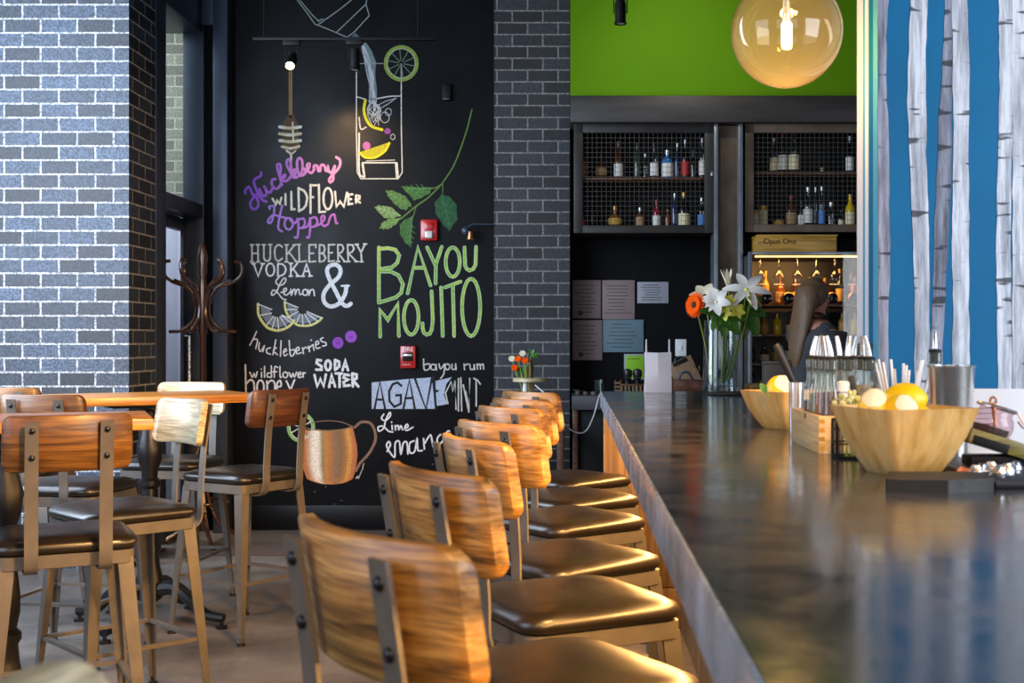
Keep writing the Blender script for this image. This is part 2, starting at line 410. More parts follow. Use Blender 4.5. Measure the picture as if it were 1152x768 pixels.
M['bar_edge'] = mat('scuffed_steel_edge', hexc('b4bdca'), 0.30, metal=0.35, noise=(8, 0.3), roughvar=(12, 0.5))

def birch(name, light, dark):
    t = NT(name)
    v = t.coords((26, 26, 2.2), rand=True); n1 = t.add('ShaderNodeTexNoise', i_Scale=1.6, i_Detail=6.0, i_Roughness=0.7); t.link(v, n1.inputs['Vector'])
    c = t.ramp(n1.outputs[0], [(0.30, dark), (0.47, tuple((a + b) / 2 for a, b in zip(light, dark))), (0.60, light)])
    v2 = t.coords((9, 9, 42), rand=True); n2 = t.add('ShaderNodeTexNoise', i_Scale=1.0, i_Detail=2.0); t.link(v2, n2.inputs['Vector'])
    d = t.ramp(n2.outputs[0], [(0.33, (0.05, 0.05, 0.07)), (0.38, (1, 1, 1))])
    mx = t.add('ShaderNodeMix', data_type='RGBA', blend_type='MULTIPLY'); mx.inputs[0].default_value = 0.9
    t.link(c, mx.inputs[6]); t.link(d, mx.inputs[7]); t.link(mx.outputs[2], t.b.inputs['Base Color']); t.b.inputs['Roughness'].default_value = 0.6
    return t.m
M['birch'] = birch('birch_bark_paint', hexc('e6e8f2'), hexc('6c7080'))
M['birch_grey'] = birch('grey_birch_bark_paint', hexc('a3a6ba'), hexc('3a3c4c'))
M['blue'] = mat('blue_wall_paint', hexc('00699a'), 0.6, spec=0.25, noise=(3, 0.08), bump=(25, 0.12))
M['blue_light'] = mat('light_blue_paint', hexc('4da3c8'), 0.5)
M['white_paint'] = mat('white_paint', hexc('e6e8ee'), 0.5, noise=(8, 0.1), stretch=(1, 1, 0.2))

def chalkmat():
    t = NT('chalk_paint')
    at = t.add('ShaderNodeVertexColor', layer_name='Col')
    v = t.coords((1, 1, 1)); n = t.add('ShaderNodeTexNoise', i_Scale=140.0, i_Detail=4.0); t.link(v, n.inputs['Vector'])
    k = t.ramp(n.outputs[0], [(0.36, (0.6,) * 3), (0.52, (1,) * 3)])
    mx = t.add('ShaderNodeMix', data_type='RGBA', blend_type='MULTIPLY'); mx.inputs[0].default_value = 1.0
    t.link(at.outputs[0], mx.inputs[6]); t.link(k, mx.inputs[7]); t.link(mx.outputs[2], t.b.inputs['Base Color'])
    t.b.inputs['Roughness'].default_value = 0.85; return t.m
M['chalk'] = chalkmat()

# ------------------------------------------------------------------ setting
struct(MB().box((-5.5, -4, -0.1), (3.2, 10.2, 0)).build('floor', M['concrete']))
struct(MB().box((-5.5, -4, 4.25), (3.2, 8.9, 4.4)).build('ceiling', M['ceiling']))
struct(MB().box((-2.6, 8.35, 0), (-0.5, 8.6, 4.25)).build('wall_back', M['board']))
struct(MB().box((-2.24, 8.325, 0), (-0.53, 8.349, 0.168), 0.004).build('baseboard_back', M['board_trim']))
struct(MB().box((-4.6, 6.93, 0), (-2.475, 7.37, 4.25)).build('brick_pillar', M['brick_lit']))
struct(MB().box((-0.527, 8.28, 0), (-0.024, 8.75, 4.25)).build('brick_column', M['brick_mid']))
struct(MB().box((-0.03, 8.5, 0), (3.2, 8.75, 4.25)).build('wall_bar', M['blackwall']))
struct(MB().box((-0.02, 8.02, Z(108, 8.0)), (3.2, 8.5, 4.25)).build('wall_green', M['green']))
bmb = MB().box((-0.02, 7.93, Z(138, 7.95)), (3.2, 8.2, Z(108, 7.95)), 0.006)
struct(bmb.build('trim_1', M['beam']))
struct(MB().box((-5.5, 9.2, 0), (-2.4, 9.4, 4.3)).build('wall_outside', M['brick_out']))
pw = struct(MB().box((-3.4, 9.12, 0), (-2.78, 9.198, 2.25), 0.004).build('outside_daylight_panel', mat('lavender_daylight', hexc('b9bad8'), 0.6)))  # added panel, pale daylight beyond the door put into its lavender colour

# window and door in the left wall, between pillar and chalkboard
w = MB()
w.box((-2.72, 7.37, 0), (-2.47, 7.55, 4.25), 0.003)
w.box((-2.605, 8.30, 0), (-2.466, 8.349, 4.25), 0.003)
w.box((-2.72, 7.55, 3.32), (-2.47, 8.32, 4.25), 0.003)
w.box((-2.70, 7.55, 2.085), (-2.47, 8.32, 2.175), 0.003)
win = struct(w.build('window_1', M['steel_dark']))
MB().box((-2.604, 7.55, 2.175), (-2.600, 8.30, 3.32)).build('pane', M['pane'], win)
w = MB()
w.box((-2.375, 8.20, 0), (-2.28, 8.349, 4.25), 0.003)
w.box((-2.466, 8.24, 3.36), (-2.28, 8.349, 4.25), 0.003)
struct(w.build('trim_2', M['steel_dark']))
d = MB()
d.box((-2.64, 7.62, 0), (-2.59, 7.70, 2.08), 0.003); d.box((-2.612, 8.268, 0), (-2.59, 8.30, 2.08), 0.002)
d.box((-2.64, 7.62, 0), (-2.59, 8.30, 0.18), 0.003); d.box((-2.64, 7.62, 2.0), (-2.59, 8.30, 2.08), 0.003)
door = struct(d.build('door_1', M['steel_dark']))
MB().box((-2.618, 7.70, 0.18), (-2.610, 8.22, 2.0)).build('pane', M['pane'], door)
MB().tube([(-2.56, 8.2, 0.95), (-2.53, 8.2, 0.95), (-2.53, 8.2, 1.3), (-2.56, 8.2, 1.3)], 0.011).build('door_handle', M['steel_bright'], door)

# blue pillar painted with birches on the right
FX, FY, FB = X(988, 3.3), 3.3, 3.54
wr = struct(MB().box((FX, FY, 0), (2.6, FB, 4.25)).build('wall_right', M['blue']))
def trunk(left, right, mt, yy, nm='painted_birch_trunk'):
    n = 40; rings = []
    ys = [-60 + (520 + 60) * i / n for i in range(n + 1)]
    def ip(tab, y):
        if y <= tab[0][1]: return tab[0][0]
        for (a, b), (c, d_) in zip(tab, tab[1:]):
            if y <= d_: return a + (c - a) * (y - b) / (d_ - b)
        return tab[-1][0]
    m = MB()
    for y in ys:
        l = ip(left, y) + random.uniform(-.7, .7); r = ip(right, y) + random.uniform(-.7, .7)
        a, b = X(l, FY), X(r, FY); z = Z(y, FY)
        rings.append([(a, FY, z), (a, FY - yy, z), (b, FY - yy, z), (b, FY, z)])
    m.loft(rings); return m.build(nm, mt, wr, 30)
def cz(t): return [(940 + a * .573, b * .573) for a, b in t]
trunk([(988, -60), (988, 520)], cz([(105, 0), (99, 60), (101, 200), (106, 300), (105, 430), (108, 520), (103, 600), (104, 800)]), M['birch_grey'], .002)
trunk(cz([(147, 0), (143, 100), (141, 200), (145, 320), (152, 450), (155, 560), (155, 800)]), cz([(180, 0), (177, 100), (178, 230), (178, 330), (184, 450), (184, 800)]), M['birch'], .002)
trunk(cz([(214, 0), (213, 80), (204, 200), (200, 300), (194, 450), (190, 600), (180, 800)]), cz([(232, 0), (229, 80), (228, 200), (228, 300), (222, 450), (214, 600), (205, 800)]), M['birch_grey'], .0015)
trunk(cz([(229, 0), (230, 150), (231, 300), (228, 450), (231, 600), (226, 800)]), cz([(258, 0), (263, 150), (260, 300), (262, 450), (261, 600), (264, 800)]), M['birch'], .002)
trunk(cz([(320, 0), (322, 170), (318, 350), (315, 480), (316, 600), (320, 800)]), cz([(346, 0), (348, 170), (345, 350), (344, 480), (346, 800)]), M['birch'], .002)
trunk([(1139, -60), (1139, 520)], [(1185, -60), (1185, 520)], M['white_paint'] if False else M['birch'], .0015)
def sidestripe(p0, p1, mt, nm):
    y0, y1 = FX * F / (p0 - CX), FX * F / (p1 - CX)
    MB().box((FX - .002, min(y0, y1), 0), (FX, max(y0, y1), 4.25)).build(nm, mt, wr)
sidestripe(964.8, 971.5, M['white_paint'], 'painted_birch_trunk'); sidestripe(971.5, 974, M['blue_light'], 'painted_light_blue_stripe')
sidestripe(974, 977.5, M['white_paint'], 'painted_birch_trunk'); sidestripe(983, 988, M['blue_light'], 'painted_light_blue_stripe')

# steel post between the liquor cabinets
pm = MB()
pm.box((X(804, 7.95), 7.96, 0), (X(808, 7.95), 8.2, 2.655), 0.001)
pm.box((X(831, 7.95), 7.96, 0), (X(836, 7.95), 8.2, 2.655), 0.001)
po = struct(pm.build('trim_3', M['flange']))
MB().box((X(808, 7.95), 8.03, 0), (X(831, 7.95), 8.05, 2.655)).build('steel_web', M['post'], po)

# back counter
t = thing('back_counter', 'dark back counter with black cupboard front beneath the notices', 'counter', (0, 7.9, 0))
MB().box((-0.01, 0, 0.83), (0.88, 0.58, 0.92), 0.004).build('worktop', mat('counter_grey', hexc('3d3c3f'), 0.4, noise=(6, .2)), t)
MB().box((0.03, 0.06, 0), (0.86, 0.58, 0.83), 0.003).build('cupboard', M['black'], t)
MB().box((-0.005, 0.03, 0), (0.03, 0.5, 0.83), 0.003).build('side_panel', M['wood_dark'], t)

# ------------------------------------------------------------------ bar
ZB = 1.04; BX = 0.1226; BE = 5.65
bar = thing('bar_counter', 'long dark polished bar counter with steel edge running to the back', 'bar', (0, 0, 0))
pts = [(BX + .006, -0.2), (1.02, -0.2), (1.02, 3.29), (0.80, 3.29), (0.80, BE), (BX + .006, BE)]
MB().prism(pts, ZB - .06, ZB).build('countertop', M['bartop'], bar, 30)
MB().box((BX, -0.2, ZB - .071), (BX + .0058, BE + .003, ZB + .0012), 0.0028).build('steel_edge_band', M['bar_edge'], bar)
MB().box((BX, BE, ZB - .071), (0.80, BE + .006, ZB - .001), 0.001).build('steel_end_band', M['bar_edge'], bar)
MB().box((0.47, -0.2, 0), (0.50, 5.5, ZB - .061), 0.002).build('front_panel', M['panel_wood'], bar)
sl = MB(); sl.box((0.137, 5.45, 0.0), (0.47, 5.5, 0.186), 0.002); sl.box((0.137, 5.45, 0.19), (0.47, 5.5, ZB - .061), 0.002)
sl.build('end_support', M['panel_wood'], bar)
MB().box((0.133, 5.446, 0), (0.1368, 5.5, ZB - .075)).build('support_edging', M['flange'], bar)
MB().box((0.62, -0.2, 0), (0.79, 5.5, ZB - .061), 0.002).build('bar_back', M['black'], bar)
MB().box((0.44, 0.1, ZB - .078), (0.462, 5.4, ZB - .0612), 0.001).build('under_counter_light', M['led'], bar)
area_light('under_counter_lamp', (0.40, 2.8, ZB - .085), (-0.25, 2.8, 0.45), 0.04, 5.2, 85, WARM).rotation_euler = (0, math.radians(52), 0)

# ------------------------------------------------------------------ stools
def leg_mb(sx, sy):
    rings = []
    for z, off, w in ((0.64, 0.158, 0.044), (0.30, 0.188, 0.034), (0.014, 0.212, 0.020)):
        x, y, th = sx * off, sy * off, 0.007
        o = [(w / 2, w / 2), (-w / 2, w / 2), (-w / 2, w / 2 - th), (w / 2 - th, w / 2 - th), (w / 2 - th, -w / 2), (w / 2, -w / 2)]
        rg = [(x + sx * a, y + sy * b, z) for a, b in o]
        rings.append(rg if sx * sy > 0 else rg[::-1])
    return MB().loft(rings)
def make_stool():
    root = thing('bar_stool', 'x', 'stool')
    s = MB()
    rings = []
    for z, hx, r in ((0.662, 0.180, 0.05), (0.668, 0.192, 0.055), (0.684, 0.198, 0.06), (0.699, 0.192, 0.06), (0.709, 0.170, 0.07), (0.7145, 0.11, 0.06), (0.716, 0.03, 0.02)):
        rings.append([(x, y, z - 0.012 * max(0, (x * x) / .04) * (1 if z > .67 else 0) * 0.4) for x, y in rrect(hx, hx, r)])
    s.loft(rings); s.build('seat_cushion', M['vinyl'], root, 80)
    f = MB(); f.loft([[(x, y, z) for x, y in rrect(h, h, 0.03)] for z, h in ((0.622, 0.184), (0.624, 0.186), (0.661, 0.186))]); f.build('seat_frame', M['steel'], root, 40)
    for sx in (-1, 1):
        for sy in (-1, 1):
            l = leg_mb(sx, sy).build('leg', M['steel'], root, 30)
            MB().lathe([(0.008, 0.03), (0.008, 0.012), (0.017, 0.010), (0.018, 0.0)], 12, (sx * .214, sy * .214, 0)).build('glide', M['rubber'], l)
    o = 0.193
    for a, b, z in (((-o, -o), (o, -o), .245), ((-o, o), (o, o), .245), ((o, -o), (o, o), .245), ((-o, -o), (-o, o), .245)):
        d_ = Vector((b[0] - a[0], b[1] - a[1], 0)).normalized()
        m = MB(); m.sweep([(a[0], a[1], z), (b[0], b[1], z)], 0.022, 0.012, Vector((0, 0, 1)).cross(d_))
        m.build('footrest_bar', M['steel'], root, 30)
    def px_(z): return -0.252 - (z - 0.90) * 0.16
    for sy in (-1, 1):
        y = sy * 0.098
        path = catmull([(-0.10, y, 0.617), (-0.185, y, 0.614), (-0.222, y, 0.622), (-0.240, y, 0.655), (-0.243, y, 0.74), (px_(.90) - .004, y, 0.90), (px_(1.045) - .004, y, 1.045)], 6)
        st = MB().sweep(path, 0.036, 0.006, (0, 1, 0)).build('back_strap', M['steel'], root, 30)
        for z in (0.945, 1.02):
            MB().ball((px_(z) - .008, y, z), 0.0085, 12, 8, (0.55, 1, 1)).build('bolt', M['bolt'], st)
    # curved backrest board
    p = MB(); rings = []
    ends = [0.172 - 0.026 + 0.026 * math.sin(PI / 2 * k / 7) for k in range(8)]
    for y in [-e for e in reversed(ends)] + [-.146 + .292 * k / 16 for k in range(1, 16)] + ends:
        e = max(0.0, abs(y) - (0.172 - 0.026)); cut = 0.026 - math.sqrt(max(0.0, 0.026 ** 2 - e * e))
        z0, z1 = 0.902 + cut, 1.062 - cut
        bow = 0.042 * (y / 0.172) ** 2
        rg = []
        for z, dx in ((z0, 0.0), (z0 + .004, -.004), (z1 - .004, -.004), (z1, 0.0), (z1 + .0, .016), (z1 - .004, .020), (z0 + .004, .020), (z0, .016)):
            rg.append((px_(z) + dx + 0.004 + bow, y, z))
        rings.append(rg)
    p.loft(rings); p.build('backrest', M['wood_gold'], root, 50)
    return root
proto = make_stool()
first = [True]
def place_stool(x, y, deg, label, wood_m='wood_gold', group=None):
    o = proto if first[0] else copy_tree(proto); first[0] = False
    o.location = (x, y, 0); o.rotation_euler = (0, 0, math.radians(deg)); o['label'] = label
    if group: o['group'] = group
    for c in o.children:
        if c.name.startswith('backrest') and wood_m != 'wood_gold':
            c.data = c.data.copy(); c.data.materials[0] = M[wood_m]
    return o
G1 = 'bar stools along the counter'
bar_rows = [(-0.045, 1.53, 39, 'nearest large bar stool with golden wooden back in the foreground'),
            (-0.032, 2.16, 33, 'second bar stool from the front, its whole black seat seen beside the bar'),
            (-0.01, 2.79, 27, 'third bar stool from the front, its wooden back turned most edge-on'),
            (-0.02, 3.34, 40, 'fourth bar stool from the front, showing one long steel strap down its back'),
            (-0.02, 4.05, 38, 'fifth bar stool from the front along the bar, golden wooden back'),
            (-0.01, 4.60, 39, 'sixth bar stool from the front, squeezed before the last one at the bar'),
            (-0.01, 5.24, 42, 'farthest bar stool at the end of the bar below the orange flowers')]
for x, y, a, l in bar_rows: place_stool(x, y, a, l, group=G1)
G2 = 'bar stools around the high tables'
place_stool(-1.53, 3.72, 117, 'brown backed bar stool at the near table seen from behind, at the left', 'wood_mid', G2)
place_stool(-1.56, 4.30, 224, 'bar stool with pale backrest turned toward the camera between the two tables', 'wood_pale', G2)
place_stool(-1.45, 5.47, 148, 'bar stool with dark red-brown back standing before the painted copper mug', 'wood_dark', G2)
place_stool(-1.93, 6.0, 264, 'bar stool with pale backrest behind the far table, beside the coat stand', 'wood_pale', G2)
place_stool(-2.02, 5.03, 82, 'bar stool with short brown back and two bolts seen between the two tables', 'wood_mid', G2)
place_stool(-2.55, 5.75, 92, 'bar stool at the far left edge before the daylit brick pillar', 'wood_mid', G2)
place_stool(-0.085, 0.685, 6, 'blurred pale bar stool back in the bottom left corner, closest to the camera', 'wood_pale', G2)

# ------------------------------------------------------------------ tables
def table(cx, cy, rot, label, hw, hd):
    t = thing('high_table', label, 'table', (cx, cy, 0), rot, 'high tables')
    MB().box((-hw, -hd, 0.995), (hw, hd, 1.03), 0.004).build('tabletop', M['table_wood'], t)
    MB().box((-.2, -.2, 0.98), (.2, .2, 0.995), 0.002).build('mounting_plate', M['iron'], t)
    MB().box((-.2, -.2, 0.98), (.2, .2, 1.0), 0.002).build('mounting_plate', M['iron'], t)
    prof = [(0.075, 0.98), (0.075, 0.965), (0.035, 0.955), (0.035, 0.93), (0.048, 0.92), (0.048, 0.905), (0.036, 0.895), (0.040, 0.86), (0.055, 0.80), (0.052, 0.74), (0.036, 0.69), (0.034, 0.66),
            (0.05, 0.645), (0.05, 0.625), (0.036, 0.61), (0.038, 0.55), (0.046, 0.48), (0.046, 0.42), (0.036, 0.37), (0.05, 0.355), (0.05, 0.335), (0.04, 0.32), (0.045, 0.26), (0.06, 0.20), (0.068, 0.16), (0.055, 0.12), (0.03, 0.10)]
    MB().lathe(prof, 24).build('pedestal', M['iron'], t, 40)
    for k in range(4):
        a = PI / 4 + k * PI / 2; u = Vector((math.cos(a), math.sin(a), 0))
        pth = catmull([u * 0.03 + Vector((0, 0, .16)), u * 0.12 + Vector((0, 0, .17)), u * 0.20 + Vector((0, 0, .12)), u * 0.27 + Vector((0, 0, .06)), u * 0.36 + Vector((0, 0, .045))], 5)
        n = len(pth)
        ft = MB().tube(pth, [0.036 - 0.016 * i / (n - 1) for i in range(n)], 10).build('foot', M['iron'], t)
        MB().lathe([(0.008, .04), (.008, .014), (.026, .012), (.026, 0)], 14, u * 0.35).build('glide', M['iron'], ft)
    return t
table(-1.895, 5.566, 0.576, 'wooden high table with black turned pedestal, farther one before the pillar', .43, .275)
table(-1.779, 3.891, 0.384, 'wooden high table cut by the left edge of the photo, nearer one', .43, .24)

# ------------------------------------------------------------------ coat stand
t = thing('coat_stand', 'bentwood coat stand with curled hooks beside the glass door', 'coat stand', (-2.30, 7.72, 0))
CS = 7.72
MB().lathe([(0.022, 0.1), (0.022, 1.3), (0.03, 1.32), (0.026, 1.5), (0.03, 1.6), (0.02, 1.66), (0.03, 1.69), (0.024, 1.74), (0.034, 1.78), (0.02, 1.84), (0.006, 1.88)], 16).build('pole', M['bent'], t)
for k in range(6):
    a = k * PI / 3 + 0.25; u = Vector((math.cos(a), math.sin(a), 0)); zz = Vector((0, 0, 1))
    pth = catmull([u * .02 + zz * 1.34, u * .09 + zz * 1.35, u * .055 + zz * 1.47, u * .03 + zz * 1.56, u * .11 + zz * 1.63, u * .19 + zz * 1.65, u * .235 + zz * 1.70, u * .225 + zz * 1.76, u * .19 + zz * 1.765], 5)
    pth2 = catmull([u * .20 + zz * 1.325, u * .12 + zz * 1.335, u * .05 + zz * 1.40, u * .04 + zz * 1.50, u * .09 + zz * 1.60, u * .17 + zz * 1.645], 5)
    MB().tube(pth2, 0.0105, 8).build('hook', M['bent'], t)
    MB().tube(catmull([u * .09 + zz * 1.60, u * .19 + zz * 1.64, u * .235 + zz * 1.69, u * .23 + zz * 1.75, u * .19 + zz * 1.762], 5), 0.0105, 8).build('hook', M['bent'], t)
for k in range(4):
    a = k * PI / 2 + .5; u = Vector((math.cos(a), math.sin(a), 0)); zz = Vector((0, 0, 1))
    MB().tube(catmull([u * .02 + zz * .62, u * .05 + zz * .5, u * .03 + zz * .32, u * .10 + zz * .14, u * .22 + zz * .05, u * .29 + zz * .013], 5), 0.0125, 8).build('leg', M['bent'], t)
MB().tube([(0.16 * math.cos(2 * PI * i / 32), 0.16 * math.sin(2 * PI * i / 32), .27) for i in range(32)], 0.009, 8, True).build('umbrella_ring', M['bent'], t)

tag(MB().box((-2.25, 7.35, 0), (-0.55, 8.27, 0.012), 0.004).build('door_mat', M['rug']), 'dark brown mat lying along the foot of the chalkboard wall', 'mat')

# ------------------------------------------------------------------ chalk mural
mural = thing('chalk_mural', 'chalk drink menu with lettering and drawings covering the black back wall', 'mural', (0, 8.35, 0))
WD = 8.35
def chalk(name, strokes, width, color, crop=None, layer=0, smooth=True, fills=(), label=None):
    x0, y0, s = crop if crop else (0, 0, 1.0)
    V, Fc, C = [], [], []
    cf = color if callable(color) else (lambda x, y: color)
    yy = -0.0012 - 0.0004 * layer
    def addpoly(pp, col=None):
        b = len(V)
        for x, y in pp:
            V.append((X(x, WD), yy, Z(y, WD))); C.append(col if col else cf(x, y))
        Fc.append(tuple(range(b, b + len(pp))))
    for fl in fills:
        pp, col = fl
        addpoly([(x0 + a * s, y0 + b * s) for a, b in pp], col)
    si = 0
    for st in strokes:
        w_ = width
        if isinstance(st, dict): w_ = st['w']; st = st['p']
        p = [Vector((x0 + a * s, y0 + b * s)) for a, b in st]
        yy = -0.0012 - 0.0004 * layer - 2.5e-5 * (si % 15); si += 1
        if len(p) == 1:
            addpoly([(p[0].x + w_ * .6 * math.cos(k * PI / 5), p[0].y + w_ * .6 * math.sin(k * PI / 5)) for k in range(10)]); continue
        if smooth and len(p) > 2: p = catmull(p, 6)
        q = [p[0]]
        for v_ in p[1:]:
            if (v_ - q[-1]).length > .05: q.append(v_)
        p = q
        if len(p) < 2: continue
        closed = (p[0] - p[-1]).length < .06
        L, R = [], []
        for i, v_ in enumerate(p):
            a = (p[i] - p[i - 1]).normalized() if i > 0 else ((p[-1] - p[-2]).normalized() if closed else None)
            b = (p[i + 1] - p[i]).normalized() if i < len(p) - 1 else ((p[1] - p[0]).normalized() if closed else None)
            if a is None: a = b
            if b is None: b = a
            na = Vector((-a.y, a.x)); nb = Vector((-b.y, b.x)); mt_ = na + nb
            if mt_.length < .35: mt_ = na; k_ = 1.0
            else: mt_.normalize(); k_ = min(1.9, 1 / max(.3, mt_.dot(na)))
            L.append(v_ + mt_ * w_ / 2 * k_); R.append(v_ - mt_ * w_ / 2 * k_)
        b0 = len(V)
        for l_, r_ in zip(L, R):
            for v_ in (l_, r_):
                V.append((X(v_.x, WD), yy - 2.4e-4 * len(V) / 4000 - 3e-5 * len(L) / 100 * (len(V) - b0) / max(1, 2 * len(L)), Z(v_.y, WD))); C.append(cf(v_.x, v_.y))
        for i in range(len(L) - 1): Fc.append((b0 + 2 * i, b0 + 2 * i + 1, b0 + 2 * i + 3, b0 + 2 * i + 2))
        if not closed:
            for e_, o_ in ((p[0], p[1]), (p[-1], p[-2])):
                d_ = (e_ - o_).normalized(); n_ = Vector((-d_.y, d_.x))
                addpoly([tuple(e_ + (n_ * math.cos(t_) + d_ * math.sin(t_)) * w_ / 2) for t_ in [PI * k / 5 for k in range(6)]])
    m = MB(); m.v = [Vector(v) for v in V]; m.f = Fc
    o = m.build(name, M['chalk'], mural, None, cols=C, recalc=False)
    if label: o['label'] = label
    return o
def ell(cx, cy, rx, ry, n=28): return [(cx + rx * math.cos(2 * PI * i / n), cy + ry * math.sin(2 * PI * i / n)) for i in range(n + 1)]
WHT = hexc('eceef2'); WHT2 = hexc('d3cfc8'); CREAM = hexc('e9e0d0')
def purple(x, y):
    k = max(0, min(1, (x - 285) / 85)); a, b = hexc('8f55d6'), hexc('ee9ac6'); return tuple(p + (q - p) * k for p, q in zip(a, b))
def violet(x, y):
    k = max(0, min(1, (x - 300) / 80)); a, b = hexc('b48ae6'), hexc('cf6fc4'); return tuple(p + (q - p) * k for p, q in zip(a, b))
A = (270, 170, 120 / 1152); B = (290, 200, 120 / 1152); Cc = (275, 268, 140 / 1152); Dd = (280, 330, 130 / 1152); E = (270, 395, 140 / 1152); Ff = (420, 270, 125 / 835); G = (410, 380, 140 / 768)
chalk('purple_script_lettering', [
    [(60, 455), (55, 430), (95, 385), (125, 440), (150, 490)], [(228, 228), (225, 265), (165, 300), (150, 335), (180, 420), (215, 490), (250, 530), (285, 545)],
    [(215, 440), (160, 490), (115, 550), (125, 610), (165, 625), (200, 580), (185, 510), (150, 470)],
    [(210, 410), (240, 470), (265, 485), (290, 450), (265, 380)], [(265, 385), (300, 440), (330, 440), (350, 405)],
    [(385, 300), (350, 310), (345, 360), (375, 400), (410, 400), (440, 360)], [(455, 365), (430, 280), (405, 190), (405, 145), (435, 145), (440, 200), (430, 280)],
    [(440, 300), (480, 255), (490, 275), (455, 300), (490, 325), (530, 300), (560, 250)], [(560, 250), (530, 200), (505, 140), (510, 95), (535, 95), (550, 150), (555, 230), (575, 285)],
    [(575, 285), (600, 240), (600, 200), (575, 210), (580, 260), (600, 285), (640, 265)], [(640, 265), (620, 180), (620, 100), (645, 75), (670, 100), (675, 170), (665, 240), (650, 265), (690, 255), (715, 215), (690, 185)],
    [(700, 230), (745, 180), (750, 135), (725, 150), (735, 210), (770, 235), (800, 200)], [(800, 200), (800, 160), (835, 160), (845, 210), (865, 215)], [(865, 215), (880, 150), (915, 160), (925, 205), (945, 215)],
    [(945, 215), (950, 165), (960, 215), (990, 230), (1025, 160)], [(1025, 160), (1010, 240), (1005, 310), (975, 335), (965, 305), (1000, 255), (1050, 205), (1080, 150), (1080, 95), (1040, 65)]],
    2.9, purple, A, 2, label='purple chalk script word huckleberry')
chalk('white_lettering', [
    [(160, 225), (195, 285), (210, 245), (240, 280), (255, 215)], [(300, 175), (300, 290)], [(362, 150), (365, 340), (400, 338)], [(440, 110), (445, 360)],
    [(440, 110), (500, 140), (525, 180), (535, 220), (520, 300), (490, 335), (445, 360)], [(570, 75), (570, 380)], [(570, 80), (635, 80)], [(570, 210), (600, 208)], [(660, 75), (665, 370), (730, 365)],
    ell(758, 225, 48, 115), [(835, 150), (850, 310), (890, 255), (930, 310), (965, 160)], [(980, 180), (980, 285), (1022, 280)], [(980, 180), (1022, 178)], [(980, 232), (1010, 230)],
    [(1062, 190), (1062, 270)], [(1062, 190), (1100, 195), (1100, 225), (1065, 235), (1105, 268)]], 2.5, CREAM, B, 1, False, label='cream chalk capitals wildflower')
chalk('violet_script_lettering', [
    [(130, 335), (125, 310), (165, 305), (180, 310), (175, 390)], [(265, 300), (245, 380), (225, 480), (225, 550), (265, 580)], [(175, 390), (155, 460), (130, 490), (110, 475), (125, 440), (170, 400), (230, 415), (290, 430), (340, 435)],
    ell(335, 495, 45, 62), [(350, 450), (365, 470), (400, 490), (425, 455)], [(430, 440), (440, 500), (435, 600), (425, 645), (400, 640)], [(440, 450), (490, 440), (510, 480), (490, 530), (450, 545)], [(490, 540), (540, 520), (565, 450)],
    [(565, 435), (568, 520), (560, 610), (550, 645), (530, 640)], [(570, 440), (620, 425), (645, 470), (620, 520), (580, 530)], [(600, 530), (670, 500), (720, 450), (715, 410), (690, 420), (690, 490), (720, 520), (760, 500)],
    [(760, 500), (785, 420), (805, 400), (830, 402), (845, 485), (860, 488)]], 2.4, violet, B, 1, label='violet chalk script word hopper')
serif = lambda pts: [[(x - 14, y), (x + 14, y)] for x, y in pts]
chalk('white_serif_lettering', [
    [(70, 60), (70, 218)], [(125, 58), (128, 218)], [(70, 140), (128, 138)], [(180, 60), (180, 180), (190, 202), (210, 212), (230, 202), (240, 180), (240, 58)], [(350, 80), (330, 63), (310, 60), (285, 85), (280, 130), (285, 180), (300, 205), (318, 212), (352, 185)],
    [(390, 60), (390, 218)], [(465, 60), (395, 150)], [(415, 130), (480, 215)], [(505, 58), (510, 218), (575, 210)], [(600, 60), (600, 218), (660, 213)], [(600, 62), (660, 58), (660, 85)], [(600, 140), (640, 138)],
    [(695, 58), (695, 218)], [(695, 58), (735, 65), (745, 100), (735, 132), (695, 138), (735, 147), (752, 180), (735, 210), (695, 218)], [(780, 58), (780, 215), (835, 208)], [(780, 60), (835, 58)], [(780, 135), (815, 132)],
    [(865, 58), (868, 215)], [(865, 58), (905, 62), (918, 95), (900, 130), (868, 138), (930, 215)], [(955, 58), (962, 215)], [(955, 58), (1000, 62), (1015, 95), (995, 128), (960, 135), (1035, 213)], [(1040, 58), (1080, 130)], [(1118, 52), (1080, 130), (1085, 215)]]
    + serif([(70, 60), (70, 218), (125, 58), (128, 218), (180, 60), (240, 58), (390, 60), (390, 218), (465, 60), (485, 216), (505, 58), (868, 215), (962, 215), (935, 215), (1038, 214), (1085, 216), (1040, 56), (1118, 52)]),
    1.9, WHT2, Cc, 1, False, label='white chalk serif capitals huckleberry')
chalk('white_lettering', [
    [(85, 235), (128, 350), (170, 235)], ell(240, 290, 38, 58), [(310, 235), (310, 350)], [(310, 235), (350, 238), (375, 260), (385, 290), (372, 325), (345, 345), (310, 350)], [(430, 232), (430, 350)], [(490, 232), (435, 300)], [(450, 280), (500, 350)],
    [(540, 350), (575, 235), (610, 348)], [(555, 305), (598, 303)]] + serif([(85, 235), (170, 235), (430, 232), (430, 350), (495, 350), (540, 350), (612, 349)]), 2.0, WHT, Cc, 1, False, label='white chalk capitals vodka')
